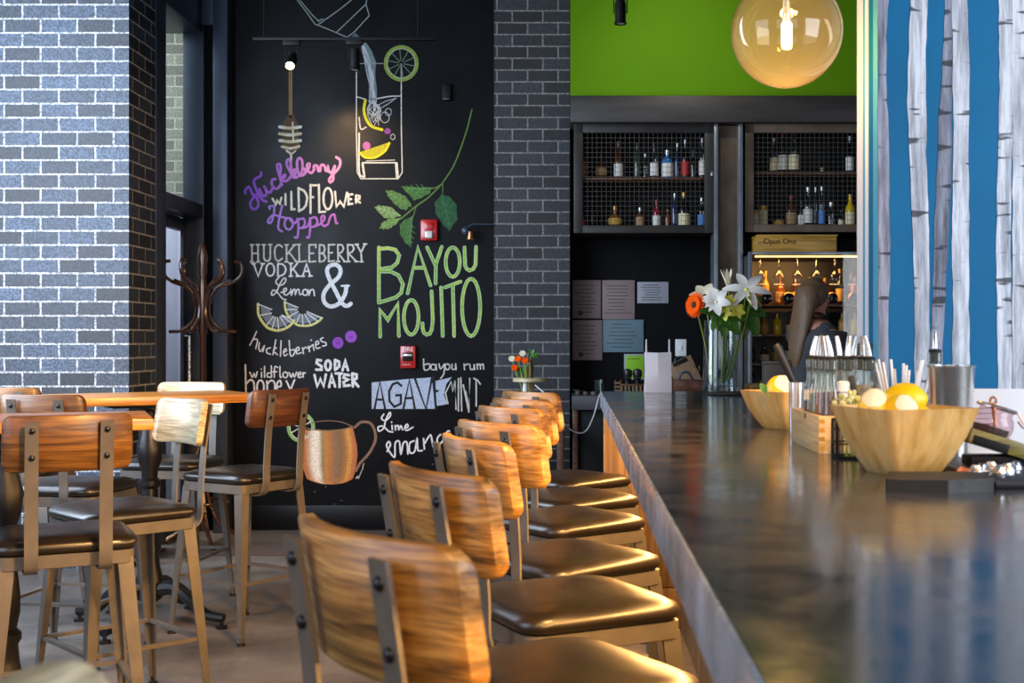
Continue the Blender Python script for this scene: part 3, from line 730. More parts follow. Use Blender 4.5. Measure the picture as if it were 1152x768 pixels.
chalk('white_script_lettering', [
    [(320, 360), (290, 400), (320, 435), (365, 420), (385, 380), (365, 370), (330, 420), (300, 490), (265, 525), (250, 515), (265, 480), (300, 495), (350, 555), (385, 568)],
    [(340, 500), (380, 490), (390, 465), (365, 470), (365, 510), (390, 525), (425, 495)], [(430, 470), (435, 525), (450, 480), (468, 475), (472, 520), (485, 480), (505, 475), (512, 520), (540, 510)], ell(562, 500, 22, 28), [(595, 475), (598, 525), (615, 480), (640, 478), (648, 530)]],
    1.6, WHT, Cc, 1, label='white chalk script word lemon')
chalk('ampersand', [
    {'p': [(985, 605), (950, 625), (905, 600), (840, 480), (785, 370), (765, 300), (790, 255), (850, 245), (890, 290), (870, 360), (790, 430), (735, 510), (740, 590), (800, 630), (880, 600), (930, 520), (945, 445)], 'w': 4.6}, {'p': [(900, 440), (968, 438)], 'w': 2.2}],
    4.6, WHT, Cc, 1, label='large white chalk ampersand')
# lemon slices
def slice_fill(arc, ctr, ncol):
    out = []
    for a, b in zip(arc, arc[1:]):
        f = 0.86
        pa = (ctr[0] + (a[0] - ctr[0]) * f, ctr[1] + (a[1] - ctr[1]) * f); pb = (ctr[0] + (b[0] - ctr[0]) * f, ctr[1] + (b[1] - ctr[1]) * f)
        pc = (ctr[0] + (a[0] - ctr[0]) * .35, ctr[1] + (a[1] - ctr[1]) * .35); pd = (ctr[0] + (b[0] - ctr[0]) * .35, ctr[1] + (b[1] - ctr[1]) * .35)
        out.append(([pc, pa, pb, pd], ncol))
    return out
arc1 = [(92, 105), (100, 220), (170, 325), (230, 358), (300, 368), (380, 340), (430, 300), (455, 268)]
arc2 = [(358, 85), (365, 160), (400, 230), (470, 305), (540, 322), (620, 315), (690, 280), (728, 245)]
SL = hexc('7d8a9a')
chalk('lemon_slice_drawing', [], 1, SL, Dd, 1, fills=slice_fill(arc2, (530, 160), SL) + slice_fill(arc1, (280, 185), SL), label='two chalk lemon slices')
chalk('lemon_rind_drawing', [{'p': arc2, 'w': 2.6}, {'p': arc1, 'w': 2.9}], 2.8, lambda x, y: hexc('e6e88f') if y > 340 else hexc('eef0da'), Dd, 2)
sp = [[(280 + (a - 280) * .3, 185 + (b - 185) * .3), (a, b)] for a, b in arc1[1:-1]] + [[(530 + (a - 530) * .3, 160 + (b - 160) * .3), (a, b)] for a, b in arc2[1:-1]] + [[(92, 105), (230, 160)], [(330, 215), (455, 268)], [(358, 85), (490, 140)], [(580, 180), (728, 245)]]
chalk('lemon_segment_drawing', sp, 1.3, WHT, Dd, 3)
chalk('white_lettering', [
    [(78, 378), (40, 460), (10, 515)], [(40, 460), (85, 460), (70, 550)], [(105, 490), (100, 550), (120, 575), (155, 520), (140, 580)], [(215, 540), (180, 555), (180, 590), (215, 605)], [(270, 460), (240, 610)], [(275, 540), (245, 570), (285, 610)],
    [(322, 470), (315, 625)], [(345, 590), (375, 570), (365, 550), (345, 580), (355, 620), (385, 605)], [(402, 470), (415, 615), (450, 605), (455, 560), (420, 565)], [(470, 575), (500, 560), (495, 535), (470, 555), (480, 600), (520, 590)],
    [(535, 540), (545, 600)], [(540, 560), (565, 535), (580, 545)], [(595, 525), (605, 580)], [(600, 545), (630, 515)], [(640, 510), (650, 565)], [(622, 465)], [(665, 510), (695, 500), (690, 475), (665, 490), (675, 545), (710, 540)], [(740, 440), (715, 455), (730, 480), (765, 490), (770, 515), (735, 525)]],
    1.5, WHT, Dd, 1, label='curved white chalk word huckleberries')
chalk('huckleberry_drawing', [], 1, WHT, Dd, 1, fills=[(ell(888, 492, 55, 58)[:-1], hexc('9a4fc4')), (ell(1018, 430, 58, 60)[:-1], hexc('a457cc'))], label='two purple chalk berries')
chalk('huckleberry_crown_drawing', [[(870, 490), (890, 505), (905, 480)], [(1000, 430), (1025, 440), (1030, 420)]], 1.0, hexc('5d2a86'), Dd, 2)
chalk('white_lettering', [
    {'p': [(50, 125), (53, 250), (56, 390)], 'w': 2.0}, [(92, 195), (115, 240), (130, 205), (145, 240), (160, 190)], [(200, 195), (200, 240)], [(198, 165)], [(228, 140), (228, 240)], [(285, 200), (255, 205), (255, 235), (285, 240)], [(290, 135), (292, 242)],
    [(350, 150), (325, 140), (318, 180), (318, 240)], [(305, 190), (340, 188)], [(370, 140), (372, 235), (385, 238)], ell(420, 218, 22, 26), [(455, 195), (475, 240), (490, 205), (505, 238), (525, 190)], [(535, 218), (565, 212), (555, 192), (535, 215), (545, 242), (570, 235)], [(585, 195), (585, 240)], [(588, 210), (605, 198)],
    {'p': [(60, 300), (95, 265), (128, 290), (135, 400)], 'w': 2}, {'p': ell(190, 330, 32, 62), 'w': 2}, {'p': [(250, 275), (255, 400)], 'w': 2}, {'p': [(255, 300), (290, 270), (320, 295), (325, 400)], 'w': 2}, {'p': [(345, 330), (380, 320), (372, 272), (345, 295), (342, 350), (370, 370)], 'w': 2}, {'p': [(430, 275), (465, 350)], 'w': 2}, {'p': [(505, 265), (450, 400)], 'w': 2}],
    1.5, WHT, E, 1, label='white chalk words wildflower honey')
chalk('bold_white_lettering', [
    [(750, 85), (715, 80), (710, 110), (755, 140), (755, 170), (705, 170)], ell(815, 130, 25, 45), [(880, 80), (880, 170)], [(880, 80), (915, 95), (920, 140), (880, 172)], [(950, 175), (975, 80), (1000, 175)], [(960, 140), (990, 140)],
    [(690, 220), (715, 325), (745, 255), (775, 325), (795, 215)], [(825, 330), (848, 212), (880, 325)], [(835, 290), (868, 288)], [(885, 205), (945, 205)], [(922, 205), (922, 330)], [(1010, 220), (970, 215), (960, 245), (1000, 262), (960, 285), (965, 320), (1015, 315)],
    [(1040, 210), (1045, 325)], [(1040, 205), (1080, 215), (1080, 250), (1045, 265), (1095, 325)]], 3.0, WHT, E, 1, False, label='bold white chalk words soda water')
bay = [[(42, 55), (42, 470)], [(42, 65), (110, 60), (165, 72), (195, 115), (180, 170), (140, 205), (55, 218)], [(55, 235), (130, 236), (190, 265), (222, 330), (210, 395), (170, 430), (42, 470)], [(258, 400), (335, 55), (430, 340)], [(305, 208), (385, 208)],
       [(405, 55), (465, 185)], [(515, 50), (470, 180), (468, 325)], ell(597, 165, 53, 110), [(685, 55), (690, 190), (702, 215), (722, 228), (750, 218), (768, 185), (772, 50)],
       [(52, 725), (50, 525), (110, 600), (185, 475), (192, 720)], ell(285, 580, 55, 130), [(438, 385), (447, 600), (440, 670), (425, 702), (400, 710), (380, 695), (370, 660), (370, 625)], [(510, 355), (522, 720)], [(540, 355), (655, 312)], [(598, 340), (607, 720)], ell(735, 505, 68, 215)]
chalk('green_lettering', bay, 4.1, hexc('b4d0a0'), Ff, 1, False, label='tall green chalk capitals bayou mojito')
chalk('green_lettering_core', bay, 2.0, lambda x, y: hexc('86b13c') if (int(x * .31 + y * .13) % 3) else hexc('c0cf3a'), Ff, 2, False)
chalk('white_lettering', [
    [(365, 130), (370, 195), (400, 190), (400, 160), (370, 165)], [(440, 165), (415, 165), (412, 190), (435, 195), (442, 165), (445, 197)], [(460, 160), (470, 190), (495, 160)], [(495, 160), (490, 220), (470, 250)], ell(512, 178, 14, 18), [(540, 162), (542, 192), (560, 190), (563, 160), (566, 195)],
    [(615, 160), (618, 195)], [(618, 170), (640, 160)], [(650, 162), (655, 192), (675, 190), (677, 160), (680, 195)], [(695, 160), (697, 193)], [(697, 170), (712, 162), (717, 192)], [(717, 170), (732, 162), (736, 192)]], 1.5, WHT2, G, 1, label='white chalk words bayou rum')
BL = hexc('b9c6dc')
chalk('block_lettering', [], 1, BL, G, 1, fills=[([(45, 275), (250, 255), (415, 243), (437, 437), (45, 438)], BL), ([(438, 265), (540, 242), (505, 285), (490, 350), (512, 408), (446, 420)], BL)], label='pale chalk blocks behind dark capitals agave')
chalk('dark_block_letters', [[(62, 440), (95, 270), (128, 440)], [(75, 380), (115, 380)], [(228, 295), (205, 275), (175, 285), (152, 330), (155, 390), (185, 425), (225, 405), (225, 352), (195, 354)], [(240, 440), (278, 258), (312, 440)], [(252, 372), (298, 370)], [(312, 252), (380, 440), (418, 240)], [(425, 240), (442, 440)], [(440, 325), (452, 328)]],
      2.6, hexc('16181c'), G, 2, False)
chalk('white_lettering', [[(515, 405), (500, 340), (535, 270), (545, 330), (560, 260), (565, 440)], [(580, 250), (580, 450)], [(595, 245), (600, 450)], [(610, 290), (645, 460), (650, 250)], [(675, 250), (700, 262), (715, 285)], [(690, 255), (690, 420)], [(625, 330), (645, 440)]], 1.6, WHT2, G, 2, False, label='thin white chalk capitals mint')
chalk('white_script_lettering', [[(120, 470), (105, 495), (130, 510), (160, 480), (155, 460), (130, 510), (120, 555), (90, 575), (85, 550), (115, 545), (150, 575), (175, 580)], [(170, 540), (172, 565)], [(168, 520)], [(190, 540), (192, 568)], [(192, 548), (208, 540), (212, 566), (225, 542), (235, 566)], [(248, 555), (270, 548), (262, 532), (248, 555), (262, 570), (300, 550)]], 1.7, WHT, G, 1, label='white chalk script word lime')
chalk('white_script_lettering', [[(140, 700), (160, 660), (150, 640), (138, 670), (185, 735), (190, 650), (215, 640), (225, 715), (240, 650), (262, 645), (268, 715)], [(305, 635), (280, 650), (280, 705), (310, 700), (325, 620), (330, 690), (355, 695)], [(365, 620), (370, 685)], [(372, 650), (400, 605), (412, 605), (425, 670), (440, 670)], [(470, 595), (450, 620), (455, 655), (480, 640), (510, 580), (525, 575)]], 1.9, WHT, G, 1, label='white chalk script word mango')
# copper mug
def mugcol(u, v):
    st = [(0, 'c98450'), (.08, 'c4764a'), (.16, 'd9b894'), (.22, 'fffdf2'), (.33, 'fff8e4'), (.39, '9a8a5a'), (.46, 'd0904a'), (.54, 'c08050'), (.62, '9a7a5a'), (.74, '93704e'), (.82, 'c08048'), (.88, 'e8ae58'), (.93, 'd08048'), (1, 'bd6f48')]
    u = max(0, min(1, u + 0.05 * (v - .3)))
    for (a, c), (b, d_) in zip(st, st[1:]):
        if u <= b:
            k = (u - a) / (b - a); p, q = hexc(c), hexc(d_); c0 = tuple(x + (y - x) * k for x, y in zip(p, q)); break
    else: c0 = hexc('bd6f48')
    k = max(0, (v - .72) * 2.0); o = hexc('d98a48'); return tuple(x + (y - x) * min(1, k) for x, y in zip(c0, o))
HH = (320, 460, 110 / 889)
m = MB(); cols = []
rows = [(150, 620, 158), (143, 640, 240), (140, 660, 330), (145, 665, 420), (155, 655, 500), (185, 640, 580), (205, 620, 635), (280, 560, 665)]
nu = 26; rr = []
for i in range(29):
    f = i / 28 * (len(rows) - 1); k = min(int(f), len(rows) - 2); q = f - k
    rr.append(tuple(rows[k][j] + (rows[k + 1][j] - rows[k][j]) * q for j in range(3)))
for i, (l, r, y) in enumerate(rr):
    for j in range(nu + 1):
        u = j / nu; zx = l + (r - l) * u; zy = y + 32 * (1 - (2 * u - 1) ** 2) * (1 - .4 * i / 28)
        m.v.append(Vector((X(HH[0] + zx * HH[2], WD), -.0016, Z(HH[1] + zy * HH[2], WD)))); cols.append(mugcol(u, i / 28))
for i in range(28):
    for j in range(nu):
        a = i * (nu + 1) + j; m.f.append((a, a + 1, a + nu + 2, a + nu + 1))
mo = m.build('copper_mug_drawing', M['chalk'], mural, None, cols=cols, recalc=False); mo['label'] = 'chalk drawing of an orange copper mug'
chalk('mug_outline_drawing', [{'p': [(150, 155), (280, 118), (400, 106), (520, 118), (620, 158)], 'w': 1.0}, {'p': [(150, 160), (280, 190), (400, 195), (520, 185), (620, 158)], 'w': 1.2},
      {'p': [(640, 165), (700, 118), (780, 128), (822, 200), (825, 290), (770, 400), (690, 490), (650, 560)], 'w': 3.0}], 1, hexc('8f6f58'), HH, 3)
chalk('lime_wheel_drawing', [{'p': ell(150, 165, 118, 128), 'w': 2.6}], 1, hexc('8fc878'), HH, 0, label='green chalk lime wheel behind the mug')
chalk('lime_spoke_drawing', [[(150, 165), (150 + 100 * math.cos(a), 165 + 110 * math.sin(a))] for a in [k * PI / 4 + .3 for k in range(8)]] + [ell(150, 165, 100, 110)], 1.1, hexc('d6ecd0'), HH, 1)
chalk('signature_drawing', [[(650, 630), (665, 610), (672, 632), (690, 590), (700, 570)], [(700, 560), (712, 545), (715, 515), (725, 495)]], 0.9, WHT2, HH, 1)
# honey dipper
hp = (300, 50, 50 / 274)
chalk('honey_dipper_drawing', [{'p': [(147, 60), (147, 440)], 'w': 4.2}], 1, hexc('6e5230'), hp, 1, fills=[([(133, 430), (162, 430), (195, 490), (205, 640), (150, 680), (95, 640), (98, 490)], hexc('58452e'))], label='chalk drawing of a honey dipper')
chalk('honey_ring_drawing', [{'p': [(80, y), (145, y + 8), (210, y)], 'w': 3.4} for y in (508, 550, 592)] + [{'p': [(95, 630), (150, 640), (200, 628)], 'w': 3.0}, {'p': [(125, 655), (150, 680), (148, 740)], 'w': 2.6}, {'p': [(180, 655), (150, 680)], 'w': 1.5}, {'p': [(160, 480), (165, 600)], 'w': 2.0}], 3, lambda x, y: hexc('cbbf9e') if int(y) % 3 else hexc('dcd8d0'), hp, 2)
chalk('dipper_handle_drawing', [{'p': [(140, 150), (143, 430)], 'w': .9}, {'p': [(153, 100), (154, 430)], 'w': 1.0}], 1, hexc('a88a5c'), hp, 2)
# glass with lime, poured from a bottle
GLW = hexc('d9d4c8')
chalk('tall_glass_drawing', [[(401, 78), (401, 150), (402, 194), (406, 201), (448, 201), (452.5, 194), (451.5, 140), (451.5, 72)]], 1.2, GLW, None, 1, False, label='chalk drawing of a tall glass')
chalk('tall_glass_base_drawing', [{'p': [(404, 150), (404, 192), (408, 199)], 'w': 2.0}, {'p': [(408, 183), (446, 183)], 'w': 1.6}, {'p': [(408, 184), (410, 199)], 'w': 2.4}, {'p': [(446, 184), (447, 199)], 'w': 3.2}, {'p': [(412, 181), (444, 180)], 'w': .8}, {'p': [(402, 109), (412, 112)], 'w': 1.2}, {'p': [(424, 111), (438, 108.5), (451, 108)], 'w': 1.2}, {'p': [(404, 132), (406, 145), (412, 143)], 'w': 1.4}], 1.4, GLW, None, 1)
strm = [(404, 48), (412, 48), (418, 57), (423, 70), (422, 84), (424, 100), (424, 112), (415, 113), (415, 95), (412, 80), (409, 64)]
chalk('poured_stream_drawing', [], 1, WHT, None, 1, fills=[(strm, hexc('6f8084'))], label='pale chalk stream poured into the glass')
sr = random.Random(3)
chalk('splash_drawing', [[(406 + sr.uniform(0, 4), 50), (412 + sr.uniform(-2, 4), 66), (415 + sr.uniform(-2, 5), 84), (417 + sr.uniform(-2, 6), 110)] for _ in range(9)] +
      [[(419 + sr.uniform(-8, 6), 112 + sr.uniform(0, 4)), (420 + sr.uniform(-7, 9), 122 + sr.uniform(-3, 6)), (420 + sr.uniform(-6, 8), 133 + sr.uniform(-4, 8))] for _ in range(14)] +
      [ell(433, 132, 5, 6, 10), ell(437, 126, 3.5, 4, 8), ell(442, 154, 2.5, 3, 8), [(426, 118), (434, 114), (444, 111)], [(428, 122), (438, 116), (446, 110)]], .8, hexc('b9bcc0'), None, 2)
chalk('lime_slice_drawing', [{'p': ell(451.5, 71.3, 17.8, 18.6), 'w': 3.6}], 1, hexc('7f9440'), None, 2, label='chalk lime slice on the glass rim')
chalk('lime_slice_spokes_drawing', [[(451.5 + 3 * math.cos(a), 71.3 + 3 * math.sin(a)), (451.5 + 15 * math.cos(a), 71.3 + 15 * math.sin(a))] for a in [k * PI / 5 + .2 for k in range(10)]], 1.0, hexc('647a66'), None, 1)
chalk('lime_slice_pith_drawing', [ell(451.5, 71.3, 15.6, 16.4)], .9, hexc('aab694'), None, 3)
chalk('glass_line_drawing', [[(405, 71.5), (431, 71.5)], [(451.5, 72), (451.5, 92)]], 0.9, hexc('9aa0a0'), None, 4)
chalk('lemon_wedge_drawing', [{'p': [(411, 113), (409.5, 124), (412, 134), (418, 142), (430, 146)], 'w': 3.0}, {'p': [(405, 172), (411, 177), (422, 177), (433, 170), (438, 161)], 'w': 2.6}], 2.5, hexc('d9d21e'), None, 3, fills=[([(405, 171), (438, 160), (433, 170), (424, 177), (411, 177)], hexc('b9b020'))], label='yellow chalk lemon pieces in the glass')
chalk('berry_drawing', [], 1, WHT, None, 4, fills=[(ell(412.5, 164, 4.4, 4.6)[:-1], hexc('c76aa6')), (ell(436, 147.5, 3.6, 3.4)[:-1], hexc('8f4a92'))])
bt = (320, 0, 110 / 1152)
chalk('bottle_outline_drawing', [[(60, -140), (150, 0), (250, 130), (360, 285), (480, 330), (610, 385), (740, 440), (830, 370), (1000, 185), (960, 50), (975, -40)], [(610, 385), (960, 50)], [(400, 290), (640, 120), (790, 0)], [(180, 0), (330, 180), (400, 245), (460, 225)]], 1.1, hexc('8f9a9c'), bt, 1, False, label='chalk outline of a tilted bottle')
chalk('bottle_spout_drawing', [], 1, WHT, bt, 1, fills=[([(770, 455), (835, 385), (905, 455)], hexc('52636e')), ([(330, 170), (400, 245), (460, 222), (400, 262)], hexc('6e8f90'))])
# mint sprig
ms = (410, 160, 150 / 960)
chalk('mint_stem_drawing', [{'p': [(531, 123), (524, 150), (511, 185), (497, 207)], 'w': 1.5}, {'p': [(497, 207), (482, 222), (468, 232), (451, 246)], 'w': 1.7}, {'p': [(497, 207), (490, 211), (484, 212)], 'w': 1.2}, {'p': [(498, 205), (498, 217)], 'w': 1.0}, {'p': [(468, 233), (464, 246)], 'w': 1.0}], 1.3, hexc('5d7a3a'), None, 1, label='green chalk mint stem')
leaves = [[(265, 315), (330, 320), (490, 325), (470, 370), (400, 405), (355, 420), (330, 385), (290, 350)], [(150, 345), (200, 345), (260, 370), (300, 390), (340, 450), (300, 490), (260, 480), (210, 440), (175, 395)],
          [(70, 465), (100, 455), (160, 460), (200, 470), (265, 530), (200, 550), (140, 545), (100, 500)], [(105, 620), (130, 575), (180, 550), (265, 545), (230, 590), (170, 625)], [(350, 530), (345, 620), (335, 760), (290, 720), (255, 660), (255, 590), (290, 555)], [(560, 370), (620, 395), (665, 450), (670, 560), (610, 640), (560, 590), (510, 510), (505, 430)]]
tips = [((480, 330), (290, 335)), ((340, 465), (165, 360)), ((262, 532), (85, 468)), ((262, 548), (120, 612)), ((340, 545), (325, 735)), ((562, 380), (612, 620))]
lc = ['47763a', '587f42', '7c9a60', '6d904e', '457238', '2c5c36']
for k, lf in enumerate(leaves):
    c0 = hexc(lc[k]); c1 = tuple(x * .45 for x in c0); cx = sum(a for a, b in lf) / len(lf); cy = sum(b for a, b in lf) / len(lf)
    edge = []
    for a, b in zip(lf, lf[1:] + lf[:1]):
        edge.append(a); mx_ = ((a[0] + b[0]) / 2, (a[1] + b[1]) / 2); edge.append((cx + (mx_[0] - cx) * .95, cy + (mx_[1] - cy) * .95))
        edge.append((b[0] * .8 + a[0] * .2, b[1] * .8 + a[1] * .2))
    fl = [([(cx, cy), a, b], c0 if i % 3 else tuple(x * .75 for x in c0)) for i, (a, b) in enumerate(zip(edge, edge[1:] + edge[:1]))]
    chalk('mint_leaf_drawing', [], 1, c0, ms, 1, fills=fl)
    a, b = Vector(tips[k][0]), Vector(tips[k][1]); d_ = b - a; nn = Vector((-d_.y, d_.x)).normalized()
    st = [[tuple(a), tuple(b)]]
    for q in (.25, .45, .65, .82):
        for sg in (-1, 1): st.append([tuple(a + d_ * q), tuple(a + d_ * (q + .12) + nn * sg * 34 * (1 - abs(q - .45)))])
    chalk('mint_vein_drawing', st, .6, tuple(min(1, x * 1.5 + .02) for x in c0), ms, 2, False)
chalk('chalk_speck_drawing', [[(sr.uniform(290, 545), sr.uniform(520, 592))] for _ in range(26)], .8, hexc('b9bdc8'), None, 1)

# ------------------------------------------------------------------ devices on the chalkboard
t = thing('fire_alarm_pull_station', 'red fire alarm pull station on the chalkboard beside the words bayou rum', 'fire alarm', (X(459.5, 8.33), 8.349, Z(401.5, 8.33)))
MB().box((-.052, -.05, -.075), (.052, 0, .075), .008).build('housing', M['red'], t)
MB().box((-.034, -.058, -.026), (.034, -.049, .03), .003).build('pull_handle', M['black'], t)
MB().box((-.028, -.062, .006), (.028, -.057, .02), .002).build('handle_bar', M['steel_bright'], t)
text_part('lettering', 'FIRE', 0.042, M['white_plastic'], t, (0, -.0505, .052)); text_part('lettering', 'PUSH IN', 0.014, M['white_plastic'], t, (-.012, -.0505, -.05))
t = thing('fire_alarm_strobe', 'red wall strobe with clear lens beside the painted mint leaf', 'fire alarm', (X(483, 8.33), 8.349, Z(259, 8.33)))
MB().box((-.058, -.045, -.072), (.058, 0, .072), .012).build('housing', M['red'], t)
MB().box((-.03, -.052, -.002), (.03, -.044, .05), .004).build('sounder_panel', M['red'], t)
MB().box((-.026, -.07, -.056), (.026, -.044, -.008), .008).build('strobe_lens', M['lens'], t)
t = thing('wall_bracket', 'small dark metal arm with knob fixed beside the brick column', 'bracket', (X(556, 8.3), 8.27, Z(253, 8.3)))
MB().tube([(0.0, 0, 0), (-.14, -.02, 0), (-.18, -.02, -.02)], 0.007).build('rod', M['steel_dark'], t)
MB().ball((-.185, -.02, -.045), .03).build('knob', M['steel_dark'], t)
MB().lathe([(.02, 0), (.024, -.05), (.01, -.055)], 14, (-.155, -.02, -.05)).build('nozzle', M['brass'], t)
t = thing('wall_sensor', 'small black box sensor high on the chalkboard right of the lime slice', 'sensor', (X(502.5, 8.33), 8.349, Z(104, 8.33)))
MB().box((-.03, -.04, -.055), (.03, 0, .055), .006).build('housing', M['black'], t)
MB().box((-.02, -.043, -.05), (.02, -.039, -.044), .001).build('indicator', M['steel'], t)

# track lights
def spot(px, py, D, label, lit):
    t = thing('track_spotlight', label, 'spotlight', P(px, py, D), 0, 'track spotlights')
    R = Matrix.Rotation(math.radians(-50), 4, 'X') if lit else Matrix.Rotation(math.radians(0), 4, 'X')
    MB().lathe([(.0, .075), (.026, .07), (.03, .05), (.03, -.045), (.034, -.05), (.034, -.06), (.028, -.06), (.027, -.052)], 20, M=R, cap1=True).build('lamp_head', M['black'], t)
    MB().lathe([(.0, -.0555), (.024, -.0555), (.024, -.054)], 20, M=R).build('lamp_face', M['spotface'] if lit else M['lens'], t)
    MB().tube([(-.036, 0, 0), (-.036, 0, .09), (.036, 0, .09), (.036, 0, 0)], .004).build('yoke', M['black'], t)
    MB().box((-.05, -.018, .092), (.05, .018, .125), .004).build('adapter', M['black'], t)
    return t
TD = 7.4
spot(328, 69, TD, 'lit track spotlight shining in front of the painted honey dipper', True)
spot(399, 68, TD, 'dark track spotlight hanging beside the painted tall glass', False)
sp3 = spot(698, 15, 6.9, 'black track spotlight hanging before the green wall', False)
tr = MB().box((X(285, TD), TD - .018, Z(45, TD) - .004), (X(490, TD), TD + .018, Z(45, TD) + .014), .003)
tt = tag(tr.build('lighting_track', M['black']), 'thin black lighting track spanning before the top of the chalkboard', 'track')
for px in (297, 470): MB().tube([P(px, 45, TD) + Vector((0, 0, .012)), Vector((X(px, TD), TD, 4.25))], .003).build('suspension_rod', M['black'], tt)
zt = Z(15, 6.9) + .125
tag(MB().box((X(690, 6.9), 6.88, zt), (X(1000, 6.9), 6.92, zt + .035), .003).build('lighting_track', M['black']), 'black lighting track above the spotlight before the green wall', 'track')
q = P(328, 69, TD) + Vector((0.02, .06, -.07))
spot_lamp(q, P(405, 190, WD), 45, (1, .62, .28), 55, 1.0)
gq = P(760, -60, 7.0)
spot_lamp(gq, P(770, 85, 8.05), 26, (1, .95, .8), 95, 1.0)

# ------------------------------------------------------------------ pendant globe
gp = Vector((X(885, 3.36), 3.36, Z(36, 3.36))); gr = 62.5 / F * 3.36
t = thing('globe_pendant', 'amber glass globe pendant lamp with glowing bulb hanging over the bar', 'lamp', gp)
MB().ball((0, 0, 0), gr, 40, 24).build('globe_shade', M['globe'], t, 180)
MB().lathe([(.0, -.047), (.013, -.044), (.0145, -.03), (.0145, .02), (.011, .026), (.0, .03)], 20).build('bulb', M['bulb'], t)
MB().lathe([(.012, .024), (.013, .05), (.010, .052), (.010, gr + .01)], 16).build('lamp_holder', M['steel_bright'], t)
MB().lathe([(.03, gr - .012), (.034, gr + .03), (.01, gr + .045)], 20).build('cap', M['steel_dark'], t)
MB().tube([(0, 0, gr + .03), (0, 0, 4.25 - gp.z)], .004).build('cord', M['black'], t)
pl = bpy.data.lights.new('pendant_bulb_light', 'POINT'); pl.energy = 8; pl.color = (1, .6, .22); pl.shadow_soft_size = .03
plo = bpy.data.objects.new('pendant_bulb_light', pl); COL.objects.link(plo); plo.location = gp + Vector((0, 0, -.08))

# ------------------------------------------------------------------ liquor cabinets
def cabinet(x0, x1, py0, py1, shelf_py, D, mt, label):
    zt, zb, zs = Z(py0, D), Z(py1, D), Z(shelf_py, 8.2)
    t = thing('wire_door_cabinet', label, 'cabinet', ((x0 + x1) / 2, D, zb)); w = (x1 - x0) / 2; h = zt - zb; dp = 8.498 - D
    c = MB(); th = .018
    c.box((-w, .03, 0), (-w + th, dp, h)); c.box((w - th, .03, 0), (w, dp, h)); c.box((-w, .03, h - th), (w, dp, h)); c.box((-w, .03, 0), (w, dp, th * 2.4)); c.box((-w, dp - .012, 0), (w, dp, h))
    c.build('carcass', M['black'], t)
    MB().box((-w + th, .05, zs - zb - .014), (w - th, dp - .012, zs - zb), .001).build('shelf', M['wood_dark'], t)
    fw = .058
    f = MB(); f.box((-w, 0, 0), (-w + fw, .028, h), .003); f.box((w - fw, 0, 0), (w, .028, h), .003); f.box((-w + fw, 0, h - fw), (w - fw, .028, h), .003); f.box((-w + fw, 0, 0), (w - fw, .028, fw * .85), .003)
    fo = f.build('door_frame', mt, t)
    g = MB(); r = .0011
    nx = int((2 * w - 2 * fw) / .0295); nz = int((h - 2 * fw) / .0295)
    for i in range(nx + 1):
        x = -w + fw + (2 * w - 2 * fw) * i / nx; g.box((x - r, .012, fw * .8), (x + r, .0142, h - fw))
    for i in range(nz + 1):
        z = fw * .85 + (h - fw * 1.85) * i / nz; g.box((-w + fw, .0138, z - r), (w - fw, .016, z + r))
    g.build('wire_mesh', M['wire'], fo)
    MB().box((w - .02, -.012, h * .52), (w - .008, 0, h * .56), .002).build('latch', M['steel_bright'], fo)
    return zb + th * 2.4, zs
CD = 8.0
c1b, c1s = cabinet(X(645.5, CD), X(803, CD), 139, 262, 203, CD, M['cab_steel'], 'left wire mesh liquor cabinet under the dark beam, above the pinned papers')
c2b, c2s = cabinet(X(838, CD), X(985, CD), 139, 261, 197, CD, M['post'], 'right wire mesh liquor cabinet above the wooden wine box')

def glossy(name, c, r=.1): return mat(name, hexc(c), r, spec=.7)
BG = {'clear': thin_glass('clear_bottle_glass', (.82, .86, .86), 1.6), 'amber': glossy('amber_bottle', '7a3d0c'), 'green': glossy('green_bottle', '26382a'), 'blue': glossy('blue_bottle', '2a6fae'), 'dark': glossy('dark_bottle', '0d0d10'),
      'red': glossy('red_bottle', '7a0f1c'), 'brown': glossy('brown_bottle', '4a2412'), 'yellow': glossy('yellow_bottle', 'd9b512'), 'gold': glossy('gold_bottle', 'b9862a', .25), 'navy': glossy('navy_bottle', '16284a')}
LB = {k: mat(k + '_label', hexc(v), .6) for k, v in dict(white='dedcd6', cream='e4d8b0', red='b5231f', orange='d87a3a', gold='c9a04a', blue='4d7fc0', black='1a1a1c', tan='a5835c').items()}
CAPS = {k: mat(k + '_cap', hexc(v), .35, metal=m_) for k, v, m_ in (('black', '141416', 0), ('silver', 'c9c9cc', .9), ('gold', 'b9923e', .8), ('red', 'a01a1c', 0), ('brown', '6a4326', 0))}
